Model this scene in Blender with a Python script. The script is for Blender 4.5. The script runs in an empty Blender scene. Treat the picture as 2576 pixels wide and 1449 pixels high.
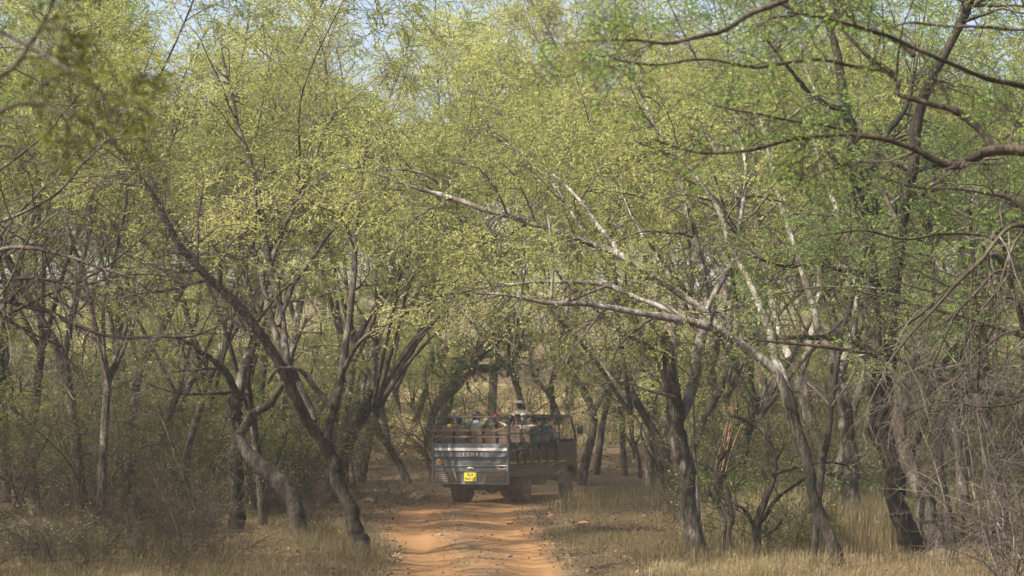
import bpy, bmesh, math, random
import numpy as np
from mathutils import Vector, Matrix, noise

# ------------------------------------------------------------------ camera, sky, sun, exposure
S = bpy.context.scene
COL = S.collection
F, CX, HY, CZ = 5009.0, 1288.0, 1066.6, 2.3
cam_d = bpy.data.cameras.new('camera'); cam = bpy.data.objects.new('camera', cam_d); COL.objects.link(cam)
cam.location = (0, 0, CZ); cam.rotation_euler = (math.radians(90), 0, 0)
cam_d.lens = 70; cam_d.sensor_width = 36; cam_d.shift_y = (HY - 724.5) / 2576
cam_d.clip_start = 0.5; cam_d.clip_end = 3000
cam_d.dof.use_dof = True; cam_d.dof.focus_distance = 38; cam_d.dof.aperture_fstop = 3.2
S.camera = cam
SUN_AZ, SUN_EL = math.radians(-118), math.radians(46)      # azimuth measured from +Y towards +X
world = bpy.data.worlds.new('World'); S.world = world; world.use_nodes = True
wn = world.node_tree; bg = wn.nodes['Background']
sky = wn.nodes.new('ShaderNodeTexSky'); sky.sky_type = 'NISHITA'; sky.sun_disc = False
sky.sun_elevation = SUN_EL; sky.sun_rotation = SUN_AZ; sky.dust_density = 5.5; sky.air_density = 1.0; sky.ozone_density = 3.0
wn.links.new(sky.outputs[0], bg.inputs[0]); bg.inputs[1].default_value = 0.13
sun_d = bpy.data.lights.new('sun', 'SUN'); sun_d.energy = 5.0; sun_d.angle = math.radians(0.5); sun_d.color = (1.0, 0.93, 0.80)
sun = bpy.data.objects.new('sun', sun_d); COL.objects.link(sun)
sd = Vector((math.sin(SUN_AZ) * math.cos(SUN_EL), math.cos(SUN_AZ) * math.cos(SUN_EL), math.sin(SUN_EL)))
sun.rotation_euler = sd.to_track_quat('Z', 'Y').to_euler(); sun.location = (-30, -10, 60)
S.view_settings.view_transform = 'Standard'; S.view_settings.look = 'None'
S.view_settings.exposure = 1.28; S.view_settings.gamma = 1.0; S.view_settings.use_curve_mapping = False
cy = S.cycles
cy.max_bounces = 6; cy.diffuse_bounces = 4; cy.glossy_bounces = 2; cy.transmission_bounces = 4; cy.volume_bounces = 1; cy.transparent_max_bounces = 8
cy.use_denoising = True; cy.caustics_reflective = False; cy.caustics_refractive = False
cy.sample_clamp_indirect = 6.0

RNG = np.random.default_rng(7)
random.seed(7)

# ------------------------------------------------------------------ helpers
def P(vx, vy, d): return np.array([(vx - CX) / F * d, d, CZ + (HY - vy) / F * d])
def tag(o, label=None, cat=None, group=None, kind=None):
    if label: o['label'] = label
    if cat: o['category'] = cat
    if group: o['group'] = group
    if kind: o['kind'] = kind
    return o
def empty(name, loc, rotz=0):
    o = bpy.data.objects.new(name, None); COL.objects.link(o); o.location = loc; o.rotation_euler = (0, 0, rotz)
    o.empty_display_size = 0.2
    return o
def link(name, me, mat=None, parent=None):
    if mat is not None and len(me.materials) == 0: me.materials.append(mat)
    o = bpy.data.objects.new(name, me); COL.objects.link(o)
    if parent is not None: o.parent = parent
    return o
def np_mesh(name, V, faces_list, smooth=True, tone=None):
    """faces_list: list of (M,k) index arrays"""
    me = bpy.data.meshes.new(name)
    V = np.asarray(V, np.float32)
    me.vertices.add(len(V)); me.vertices.foreach_set('co', V.ravel())
    loops = np.concatenate([f.ravel() for f in faces_list]).astype(np.int32)
    tot = np.concatenate([np.full(len(f), f.shape[1], np.int32) for f in faces_list])
    st = np.concatenate([[0], np.cumsum(tot)[:-1]]).astype(np.int32)
    me.loops.add(len(loops)); me.loops.foreach_set('vertex_index', loops)
    me.polygons.add(len(tot)); me.polygons.foreach_set('loop_start', st)
    try: me.polygons.foreach_set('loop_total', tot)
    except Exception: pass
    if smooth: me.polygons.foreach_set('use_smooth', np.ones(len(tot), bool))
    if tone is not None:
        a = me.attributes.new('tone', 'FLOAT', 'FACE'); a.data.foreach_set('value', np.asarray(tone, np.float32))
    me.update(calc_edges=True)
    return me
def nrm(a): return a / np.maximum(np.linalg.norm(a, axis=-1, keepdims=True), 1e-9)

# ------------------------------------------------------------------ materials
def new_mat(name):
    m = bpy.data.materials.new(name); m.use_nodes = True
    nt = m.node_tree; b = nt.nodes.get('Principled BSDF')
    return m, nt, b
def N(nt, typ, **kw):
    n = nt.nodes.new(typ)
    for k, v in kw.items(): setattr(n, k, v)
    return n
def ramp(nt, stops, fac):
    r = nt.nodes.new('ShaderNodeValToRGB'); e = r.color_ramp.elements
    while len(e) > 1: e.remove(e[-1])
    e[0].position = stops[0][0]; e[0].color = (*stops[0][1], 1)
    for p, c in stops[1:]:
        x = e.new(p); x.color = (*c, 1)
    nt.links.new(fac, r.inputs[0]); return r.outputs[0]
def noise_fac(nt, scale, detail=4, vec=None, rough=0.6, stretch=None, obj=False):
    tc = nt.nodes.new('ShaderNodeTexCoord') if obj else nt.nodes.new('ShaderNodeNewGeometry')
    src = tc.outputs['Object'] if obj else tc.outputs['Position']
    if stretch:
        mp = nt.nodes.new('ShaderNodeMapping'); mp.inputs['Scale'].default_value = stretch
        nt.links.new(src, mp.inputs[0]); src = mp.outputs[0]
    n = nt.nodes.new('ShaderNodeTexNoise'); n.inputs['Scale'].default_value = scale; n.inputs['Detail'].default_value = detail
    n.inputs['Roughness'].default_value = rough
    nt.links.new(src, n.inputs['Vector']); return n.outputs[0]
def mixc(nt, fac, a, b, typ='MIX'):
    m = nt.nodes.new('ShaderNodeMix'); m.data_type = 'RGBA'; m.blend_type = typ
    if isinstance(fac, (int, float)): m.inputs[0].default_value = fac
    else: nt.links.new(fac, m.inputs[0])
    for i, x in ((6, a), (7, b)):
        if isinstance(x, tuple): m.inputs[i].default_value = (*x, 1)
        else: nt.links.new(x, m.inputs[i])
    return m.outputs[2]
def bump(nt, b, h, strength=0.4, dist=0.02):
    n = nt.nodes.new('ShaderNodeBump'); n.inputs['Strength'].default_value = strength; n.inputs['Distance'].default_value = dist
    nt.links.new(h, n.inputs['Height']); nt.links.new(n.outputs[0], b.inputs['Normal'])

def bark(name, dark, mid, pale, scale=6):
    m, nt, b = new_mat(name)
    f = noise_fac(nt, scale, 6, stretch=(1, 1, 0.35), rough=0.7)
    f2 = noise_fac(nt, scale * 0.35, 3)
    c = ramp(nt, [(0.36, dark), (0.5, mid), (0.62, pale)], f)
    c2 = mixc(nt, ramp(nt, [(0.4, (0, 0, 0)), (0.7, (0.7, 0.7, 0.7))], f2), c, dark)
    nt.links.new(c2, b.inputs['Base Color']); b.inputs['Roughness'].default_value = 0.92
    b.inputs['Specular IOR Level'].default_value = 0.2
    f3 = noise_fac(nt, scale * 5, 4, stretch=(1, 1, 0.2)); bump(nt, b, f3, 1.0, 0.06)
    return m
BARK_DARK = bark('bark_dark', (0.011, 0.009, 0.006), (0.028, 0.022, 0.017), (0.066, 0.054, 0.042))
BARK_MID = bark('bark_grey_brown', (0.022, 0.017, 0.013), (0.064, 0.052, 0.040), (0.17, 0.148, 0.115))
BARK_PALE = bark('bark_pale', (0.06, 0.05, 0.038), (0.17, 0.148, 0.12), (0.42, 0.385, 0.33), 4)
TWIG = bark('twig_bark', (0.04, 0.032, 0.026), (0.09, 0.072, 0.058), (0.19, 0.16, 0.125), 3)
TWIG_DARK = bark('twig_bark_dark', (0.020, 0.015, 0.010), (0.048, 0.036, 0.024), (0.095, 0.073, 0.050), 3)

def leaf_mat(name, stops, trans=0.45, var=0.25):
    m, nt, b = new_mat(name); nt.nodes.remove(b)
    at = N(nt, 'ShaderNodeAttribute', attribute_name='tone')
    c = ramp(nt, stops, at.outputs['Fac'])
    oi = nt.nodes.new('ShaderNodeObjectInfo')
    hs = nt.nodes.new('ShaderNodeHueSaturation')
    mr = N(nt, 'ShaderNodeMapRange'); mr.inputs[3].default_value = 1 - var; mr.inputs[4].default_value = 1 + var
    nt.links.new(oi.outputs['Random'], mr.inputs[0]); nt.links.new(mr.outputs[0], hs.inputs['Value'])
    nt.links.new(c, hs.inputs['Color'])
    d = N(nt, 'ShaderNodeBsdfDiffuse'); t = N(nt, 'ShaderNodeBsdfTranslucent'); g = N(nt, 'ShaderNodeBsdfGlossy')
    g.inputs['Roughness'].default_value = 0.45; g.inputs['Color'].default_value = (0.9, 0.9, 0.9, 1)
    nt.links.new(hs.outputs[0], d.inputs[0])
    tc = mixc(nt, 1.0, hs.outputs[0], (1.0, 1.0, 0.55), 'MULTIPLY'); nt.links.new(tc, t.inputs[0])
    m1 = N(nt, 'ShaderNodeMixShader'); m1.inputs[0].default_value = trans
    nt.links.new(d.outputs[0], m1.inputs[1]); nt.links.new(t.outputs[0], m1.inputs[2])
    m2 = N(nt, 'ShaderNodeMixShader'); m2.inputs[0].default_value = 0.008
    nt.links.new(m1.outputs[0], m2.inputs[1]); nt.links.new(g.outputs[0], m2.inputs[2])
    nt.links.new(m2.outputs[0], nt.nodes['Material Output'].inputs[0])
    return m
LEAF_YEL = leaf_mat('leaf_pale_yellow_green', [(0.0, (0.21, 0.26, 0.07)), (0.5, (0.42, 0.44, 0.145)), (1.0, (0.66, 0.60, 0.29))], 0.42, 0.18)
LEAF_GRN = leaf_mat('leaf_fresh_green', [(0.0, (0.085, 0.145, 0.035)), (0.5, (0.18, 0.285, 0.062)), (1.0, (0.33, 0.42, 0.11))], 0.45, 0.12)
LEAF_MIX = leaf_mat('leaf_olive_green', [(0.0, (0.165, 0.21, 0.055)), (0.5, (0.31, 0.345, 0.105)), (1.0, (0.50, 0.475, 0.19))], 0.42, 0.15)
LEAF_DRK = leaf_mat('leaf_dark_green', [(0.0, (0.045, 0.09, 0.028)), (0.6, (0.09, 0.165, 0.045)), (1.0, (0.17, 0.25, 0.07))], 0.35, 0.15)
LEAF_OLIVE = leaf_mat('leaf_dull_olive', [(0.0, (0.08, 0.105, 0.02)), (0.5, (0.15, 0.175, 0.035)), (1.0, (0.25, 0.26, 0.07))], 0.45, 0.1)  # against-the-light darkness of the near leaves put into the colour; thickets share it
LEAF_DEAD = leaf_mat('leaf_dead_copper', [(0.0, (0.18, 0.085, 0.045)), (1.0, (0.40, 0.21, 0.12))], 0.3, 0.1)
LITTER = leaf_mat('leaf_litter_brown', [(0.0, (0.05, 0.032, 0.022)), (0.6, (0.11, 0.075, 0.05)), (1.0, (0.28, 0.19, 0.12))], 0.1, 0.05)
STRAW = leaf_mat('dry_grass_straw', [(0.0, (0.10, 0.076, 0.041)), (0.5, (0.225, 0.175, 0.095)), (1.0, (0.46, 0.37, 0.21))], 0.3, 0.05)
STRAW_PALE = leaf_mat('dry_grass_pale', [(0.0, (0.30, 0.25, 0.14)), (0.5, (0.50, 0.42, 0.25)), (1.0, (0.72, 0.62, 0.40))], 0.3, 0.05)
STRAW_OL = leaf_mat('dry_grass_olive', [(0.0, (0.055, 0.046, 0.026)), (0.5, (0.125, 0.102, 0.054)), (1.0, (0.27, 0.215, 0.12))], 0.3, 0.05)

# ------------------------------------------------------------------ terrain
TY = np.array([-30, 0, 22, 30, 35, 41, 49, 54, 57.5, 62, 67, 75, 90, 110])
TL = np.array([-1.6, -1.6, -1.72, -1.92, -2.25, -2.75, -3.3, -3.5, -2.7, -1.6, -0.3, 2.5, 10, 22])     # left edge x
TR = np.array([1.7, 1.65, 1.4, 1.10, 0.95, 0.72, 0.48, 0.6, 1.0, 2.4, 4.0, 7.0, 15, 28])                # right edge x
def track_t(x, y):
    c = np.interp(y, TY, (TL + TR) / 2); w = np.interp(y, TY, (TR - TL) / 2)
    return (x - c) / w, w
def sm(a, b, v):
    t = np.clip((v - a) / (b - a), 0, 1); return t * t * (3 - 2 * t)
def vnoise(x, y, s, seed=0.0):
    x = np.asarray(x, float); y = np.asarray(y, float)
    o = np.zeros(np.broadcast(x, y).shape)
    for k, (ax, ay, p) in enumerate([(1.0, 0.31, 0.3), (-0.42, 0.93, 1.7), (0.73, -0.68, 4.1), (0.25, 1.37, 2.2), (1.61, 0.55, 5.3), (-1.13, 1.21, 0.9)]):
        o = o + np.sin((ax * x + ay * y) / s * 2.1 + p + seed * (k + 1)) / (1 + 0.35 * k)
    return o / 3.2
def H(x, y):
    x = np.asarray(x, float); y = np.asarray(y, float)
    t, w = track_t(x, y)
    off = np.clip(np.abs(t) - 1.0, 0, 50) * w
    h = 0.10 * sm(0.0, 1.3, off) + sm(0.5, 5, off) * 0.16 * vnoise(x, y, 5.0) + 0.035 * vnoise(x, y, 1.3, 2.0) * sm(0, 1.0, off)
    start = 63 + 6 * vnoise(x, 0 * y, 30, 1.0) - 10 * sm(4, 22, -x)
    h = h + 7.5 * sm(start, start + 75, y) + 22 * sm(120, 420, y) + sm(70, 90, y) * 0.5 * vnoise(x, y, 14)
    return h

def grid_mesh(name, xs, ys, hf):
    X, Y = np.meshgrid(xs, ys); Z = hf(X, Y)
    V = np.stack([X, Y, Z], -1).reshape(-1, 3)
    nx, ny = len(xs), len(ys)
    i = (np.arange(ny - 1)[:, None] * nx + np.arange(nx - 1)[None]).ravel()
    return V, np.stack([i, i + 1, i + nx + 1, i + nx], -1)

gm, nt, b = new_mat('forest_floor')
f1 = noise_fac(nt, 0.35, 4); f2 = noise_fac(nt, 6, 6, rough=0.75); f3 = noise_fac(nt, 30, 3)
c1 = ramp(nt, [(0.35, (0.055, 0.038, 0.026)), (0.5, (0.10, 0.072, 0.046)), (0.66, (0.175, 0.13, 0.08))], f2)
c2 = ramp(nt, [(0.4, (0.13, 0.095, 0.055)), (0.6, (0.12, 0.07, 0.038))], f3)
c = mixc(nt, ramp(nt, [(0.45, (0, 0, 0)), (0.62, (1, 1, 1))], f1), c1, c2)
nt.links.new(c, b.inputs['Base Color']); b.inputs['Roughness'].default_value = 1.0; b.inputs['Specular IOR Level'].default_value = 0.1
bump(nt, b, f2, 0.8, 0.08)
FLOOR_COL = c
xs = np.unique(np.concatenate([np.arange(-30, 30, 0.6), np.arange(-90, 90, 3.0), np.linspace(-700, 700, 41)]))
ys = np.unique(np.concatenate([np.arange(20, 100, 0.55), np.arange(-40, 20, 2.0), np.arange(100, 260, 3.0), np.linspace(260, 900, 22)]))
def Hg(x, y):
    t, w = track_t(x, y)
    return H(x, y) - 0.06 * (1 - sm(0.9, 1.12, np.abs(t))) * (y < 112)
V, Q = grid_mesh('ground', xs, ys, Hg)
ground = link('ground', np_mesh('ground', V, [Q]), gm); tag(ground, 'brown forest floor covered in dust and leaf litter', 'ground', kind='structure')

# track strip
nu, ys_t = 64, np.concatenate([np.arange(-20, 24, 0.4), np.arange(24, 67, 0.09)])
T = np.linspace(-1.16, 1.16, nu)
TT, YY = np.meshgrid(T, ys_t)
cc = np.interp(YY, TY, (TL + TR) / 2); ww = np.interp(YY, TY, (TR - TL) / 2)
XX = cc + TT * ww
def FN(X_, Y_):
    out = np.zeros(X_.shape)
    for a_ in range(X_.shape[0]):
        for b_ in range(X_.shape[1]):
            v_ = Vector((X_[a_, b_] * 2.2, Y_[a_, b_] * 1.3, 0)); n_ = noise.fractal(v_, 0.9, 2.1, 4)
            out[a_, b_] = 0.004 * n_ + 0.014 * max(0.0, noise.noise(v_ * 3.1) - 0.35)
    return out
rut = -0.045 * np.exp(-((np.abs(TT) - 0.56) / 0.2) ** 2) + 0.035 * np.exp(-(TT / 0.22) ** 2)
zz = 0.004 + rut + FN(XX, YY)
base = H(XX, YY)
zz = base + zz * (1 - sm(0.95, 1.14, np.abs(TT))) - 0.05 * sm(1.0, 1.16, np.abs(TT))
V = np.stack([XX, YY, zz], -1).reshape(-1, 3)
i = (np.arange(len(ys_t) - 1)[:, None] * nu + np.arange(nu - 1)[None]).ravel()
tm = np_mesh('track', V, [np.stack([i, i + 1, i + nu + 1, i + nu], -1)])
a = tm.attributes.new('across', 'FLOAT', 'POINT'); a.data.foreach_set('value', TT.ravel().astype(np.float32))
m, nt, b = new_mat('orange_dust_track')
at = N(nt, 'ShaderNodeAttribute', attribute_name='across')
f1 = noise_fac(nt, 1.1, 6, stretch=(0.8, 0.6, 1)); f2 = noise_fac(nt, 14, 6, rough=0.7); f3 = noise_fac(nt, 0.7, 4)
dust = ramp(nt, [(0.3, (0.150, 0.077, 0.034)), (0.5, (0.175, 0.094, 0.042)), (0.7, (0.20, 0.114, 0.053))], f1)
dust = mixc(nt, ramp(nt, [(0.52, (0, 0, 0)), (0.72, (0.7, 0.7, 0.7))], f2), dust, (0.14, 0.085, 0.048))
ab = N(nt, 'ShaderNodeMath', operation='ABSOLUTE'); nt.links.new(at.outputs['Fac'], ab.inputs[0])
ad = N(nt, 'ShaderNodeMath', operation='ADD'); nt.links.new(ab.outputs[0], ad.inputs[0])
ms = N(nt, 'ShaderNodeMath', operation='MULTIPLY'); nt.links.new(f3, ms.inputs[0]); ms.inputs[1].default_value = 1.1; nt.links.new(ms.outputs[0], ad.inputs[1])
edge = ramp(nt, [(0.0, (0, 0, 0)), (1.0, (1, 1, 1))], ad.outputs[0])
mr = N(nt, 'ShaderNodeMapRange'); mr.inputs[1].default_value = 1.30; mr.inputs[2].default_value = 1.52; nt.links.new(ad.outputs[0], mr.inputs[0])
litter = ramp(nt, [(0.35, (0.07, 0.052, 0.032)), (0.55, (0.13, 0.095, 0.056)), (0.7, (0.21, 0.145, 0.08))], f2)
c = mixc(nt, mr.outputs[0], dust, litter)
# centre ridge litter
mr2 = N(nt, 'ShaderNodeMapRange'); mr2.inputs[1].default_value = 0.34; mr2.inputs[2].default_value = 0.05; nt.links.new(ab.outputs[0], mr2.inputs[0])
rm = ramp(nt, [(0.0, (0, 0, 0)), (0.3, (0, 0, 0)), (0.45, (1, 1, 1)), (0.68, (1, 1, 1)), (0.85, (0, 0, 0))], ab.outputs[0])
rm2 = N(nt, 'ShaderNodeMath', operation='MULTIPLY'); nt.links.new(rm, rm2.inputs[0]); nt.links.new(ramp(nt, [(0.35, (0.25, 0.25, 0.25)), (0.6, (0.75, 0.75, 0.75))], noise_fac(nt, 0.9, 4)), rm2.inputs[1])
c = mixc(nt, rm2.outputs[0], c, (0.225, 0.126, 0.058))
mk = N(nt, 'ShaderNodeMath', operation='MULTIPLY'); nt.links.new(mr2.outputs[0], mk.inputs[0])
nt.links.new(ramp(nt, [(0.44, (0.1, 0.1, 0.1)), (0.56, (0.95, 0.95, 0.95))], noise_fac(nt, 1.6, 6)), mk.inputs[1])
c = mixc(nt, mk.outputs[0], c, litter)
nt.links.new(c, b.inputs['Base Color']); b.inputs['Roughness'].default_value = 1.0; b.inputs['Specular IOR Level'].default_value = 0.1
bump(nt, b, f2, 0.35, 0.02)
track = link('dirt_track', tm, m); tag(track, 'orange dusty dirt track with two wheel ruts', 'track', kind='structure')

# ------------------------------------------------------------------ tubes / branches
def resample(pts, rad, n):
    """Catmull-Rom through control points, n samples"""
    p = np.asarray(pts, float); r = np.asarray(rad, float)
    q = np.vstack([2 * p[0] - p[1], p, 2 * p[-1] - p[-2]]); rr = np.concatenate([[r[0]], r, [r[-1]]])
    d = np.concatenate([[0], np.cumsum(np.linalg.norm(np.diff(p, axis=0), axis=1))]); d /= d[-1]
    t = np.linspace(0, 1, n); seg = np.clip(np.searchsorted(d, t, 'right') - 1, 0, len(p) - 2)
    u = ((t - d[seg]) / (d[seg + 1] - d[seg]))[:, None]
    a, b_, c_, e = q[seg], q[seg + 1], q[seg + 2], q[seg + 3]
    out = 0.5 * ((2 * b_) + (-a + c_) * u + (2 * a - 5 * b_ + 4 * c_ - e) * u ** 2 + (-a + 3 * b_ - 3 * c_ + e) * u ** 3)
    ra = rr[seg + 1] * (1 - u[:, 0]) + rr[seg + 2] * u[:, 0]
    return out, ra
class Wood:
    def __init__(s): s.V = []; s.Q = []; s.n = 0
    def add(s, pts, rad, sides, rough=0.0):
        K, n, _ = pts.shape
        t = nrm(np.gradient(pts, axis=1)); mt = nrm(t.mean(1))
        ref = np.where(np.abs(mt[:, 2:3]) > 0.75, np.array([[1.0, 0.0, 0.0]]), np.array([[0.0, 0.0, 1.0]]))[:, None, :]
        a = nrm(np.cross(t, np.broadcast_to(ref, t.shape))); b_ = np.cross(t, a)
        th = np.arange(sides) / sides * 2 * math.pi
        R = rad[..., None] * (1 + (rough * RNG.normal(size=(K, n, sides)) if rough else 0))
        ring = pts[:, :, None, :] + (np.cos(th)[None, None, :, None] * a[:, :, None, :] + np.sin(th)[None, None, :, None] * b_[:, :, None, :]) * R[..., None]
        s.V.append(ring.reshape(-1, 3))
        base = (np.arange(K) * n * sides)[:, None, None] + (np.arange(n - 1) * sides)[None, :, None] + np.arange(sides)[None, None, :] + s.n
        nx = (np.arange(K) * n * sides)[:, None, None] + (np.arange(n - 1) * sides)[None, :, None] + ((np.arange(sides) + 1) % sides)[None, None, :] + s.n
        s.Q.append(np.stack([base, nx, nx + sides, base + sides], -1).reshape(-1, 4)); s.n += K * n * sides
    def mesh(s, name, off=(0, 0, 0)):
        return np_mesh(name, np.concatenate(s.V) - np.asarray(off), [np.concatenate(s.Q)])
def perp(t):
    r = RNG.normal(size=t.shape); r -= (r * t).sum(-1, keepdims=True) * t
    return nrm(r)
def children(pts, rad, m, tlo, length, spread=0.9, up=0.15, n=5, wig=0.18, droop=0.0, rr=0.55, flat=0.0, thi=1.0, minr=0.003):
    """m children on each of K parents. length: base metres (scaled down towards tip)"""
    K, n0, _ = pts.shape
    t = np.sort(RNG.uniform(tlo, thi, size=(K, m)), axis=1)
    f = t * (n0 - 1); i0 = np.clip(f.astype(int), 0, n0 - 2); u = (f - i0)[..., None]
    k = np.arange(K)[:, None]
    A, B = pts[k, i0], pts[k, i0 + 1]
    p0 = A * (1 - u) + B * u; T_ = nrm(B - A)
    r0 = (rad[k, i0] * (1 - u[..., 0]) + rad[k, i0 + 1] * u[..., 0])
    R_ = perp(T_)
    if flat: R_[..., 2] *= (1 - flat); R_ = nrm(R_)
    D = nrm(T_ * (1 - spread * 0.5) + R_ * spread + np.array([0, 0, up]))
    L = length * (1.0 - 0.45 * t) * RNG.uniform(0.6, 1.3, size=t.shape)
    p0 = p0.reshape(-1, 3); D = D.reshape(-1, 3); L = L.ravel(); r0 = r0.ravel() * rr
    M = len(p0); out = np.zeros((M, n, 3)); out[:, 0] = p0; d = D.copy()
    for s_ in range(1, n):
        d = nrm(d + RNG.normal(size=d.shape) * wig + np.array([0, 0, -droop]) * s_ / n)
        out[:, s_] = out[:, s_ - 1] + d * (L / (n - 1))[:, None]
    r0 = np.clip(r0, minr, 0.06)
    R0 = r0[:, None] * np.linspace(1, 0.35, n)[None]
    return out, np.maximum(R0, minr * 0.6)
def leaves(tw, q, size, aspect=0.5, zmin=None, hang=0.3, quad=False, tlo=0.15, clump=None, spread=0.0, cull=False):
    K, n, _ = tw.shape
    t = RNG.uniform(tlo, 1.0, size=(K, q)); f = t * (n - 1); i0 = np.clip(f.astype(int), 0, n - 2); u = (f - i0)[..., None]
    k = np.arange(K)[:, None]; A, B = tw[k, i0], tw[k, i0 + 1]
    p = (A * (1 - u) + B * u).reshape(-1, 3); T_ = nrm(B - A).reshape(-1, 3)
    if spread: p = p + RNG.normal(size=p.shape) * spread
    sde = nrm(np.cross(T_, np.array([0.0, 0.0, 1.0])) + 1e-4) * RNG.choice([-1.0, 1.0], size=len(p))[:, None]
    D = nrm(T_ * 0.55 + sde * 0.75 + RNG.normal(size=p.shape) * 0.45 + np.array([0, 0, -hang]))
    Nn = nrm(RNG.normal(size=p.shape) * 0.6 + np.array([-0.25, -0.2, 0.8]))
    Sd = nrm(np.cross(Nn, D))
    tone = np.clip(0.47 + 0.27 * vnoise(p[:, 0], p[:, 1] + 1.7 * p[:, 2], 2.6) + 0.15 * vnoise(p[:, 0] + p[:, 2], p[:, 1], 0.7, 3.0) + RNG.normal(size=len(p)) * 0.10, 0, 1)
    keep = np.ones(len(p), bool)
    if zmin is not None: keep = p[:, 2] > zmin + RNG.normal(size=len(p)) * 0.5
    if clump: keep &= vnoise(p[:, 0], p[:, 1] + p[:, 2], 1.1, 7.0) > -clump
    if cull:
        vx_ = CX + p[:, 0] / np.maximum(p[:, 1], 1) * F; vy_ = HY - (p[:, 2] - CZ) / np.maximum(p[:, 1], 1) * F
        keep &= (np.abs(vx_ - CX) < 1288 * 1.16) & (vy_ > -170) & ~((vx_ > 1070) & (vx_ < 1470) & (vy_ > 1015) & (p[:, 1] < 60))
    p, D, Sd, tone = p[keep], D[keep], Sd[keep], tone[keep]
    M = len(p); L = (size * RNG.uniform(0.6, 1.35, size=M))[:, None]; W = L * aspect
    if quad:
        V = np.stack([p, p + D * L * 0.45 + Sd * W * 0.5, p + D * L, p + D * L * 0.5 - Sd * W * 0.5], 1).reshape(-1, 3)
        Fc = np.arange(M * 4).reshape(M, 4)
    else:
        V = np.stack([p - Sd * W * 0.5, p + Sd * W * 0.5, p + D * L], 1).reshape(-1, 3)
        Fc = np.arange(M * 3).reshape(M, 3)
    return V, Fc, tone
def leaf_mesh(name, sets, off=(0, 0, 0)):
    Vs, Fs, Ts, n = [], [], [], 0
    for V, Fc, t in sets:
        Vs.append(V); Fs.append(Fc + n); Ts.append(t); n += len(V)
    return np_mesh(name, np.concatenate(Vs) - np.asarray(off), Fs, smooth=False, tone=np.concatenate(Ts))

def dress(limbs, cfg):
    """limbs: list of (pts(24,3), rad(24)); returns twigs Wood and leaf sets"""
    W = Wood(); sets = []
    for (p, r), tl in zip(limbs, cfg['tlo']):
        if tl is None: continue
        ln = np.linalg.norm(np.diff(p, axis=0), axis=1).sum()
        m1 = max(2, int(ln * (1 - tl) * cfg.get('n1', 2.4)))
        a, ra = children(p[None], r[None], m1, tl, cfg.get('l1', 2.2), 0.95, cfg.get('up', 0.2), 7, 0.17, cfg.get('droop', 0.1), 0.5)
        a2, ra2 = p[None, -8:], r[None, -8:]
        W.add(a, ra, 4)
        b1, rb1 = children(a, ra, cfg.get('m2', 6), 0.15, cfg.get('l2', 1.05), 0.9, 0.05, 5, 0.2, cfg.get('droop', 0.1), 0.55, flat=cfg.get('flat', 0.5))
        b2, rb2 = children(a2, ra2, 8, 0.0, cfg.get('l2', 1.05) * 1.3, 0.9, 0.1, 5, 0.2, cfg.get('droop', 0.1), 0.5)
        b_ = np.concatenate([b1, b2]); rb = np.concatenate([rb1, rb2]); W.add(b_[:, ::2], rb[:, ::2], 3)
        c_, rc = children(b_, rb, cfg.get('m3', 6), 0.1, cfg.get('l3', 0.5), 0.9, 0.0, 2, 0.2, 0.25, 0.6, flat=cfg.get('flat', 0.5), minr=cfg.get('minr', 0.0028))
        W.add(c_, rc, 3)
        if cfg.get('q', 0):
            tw = c_
            sets.append(leaves(tw, cfg['q'], cfg.get('size', 0.045), cfg.get('aspect', 0.55), cfg.get('zmin'), quad=cfg.get('quad', False), clump=cfg.get('clump'), cull=cfg.get('cull', False)))
            sets.append(leaves(b_, cfg['q'] // 2, cfg.get('size', 0.045), cfg.get('aspect', 0.55), cfg.get('zmin'), quad=cfg.get('quad', False), clump=cfg.get('clump'), cull=cfg.get('cull', False)))
    return W, sets

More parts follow.
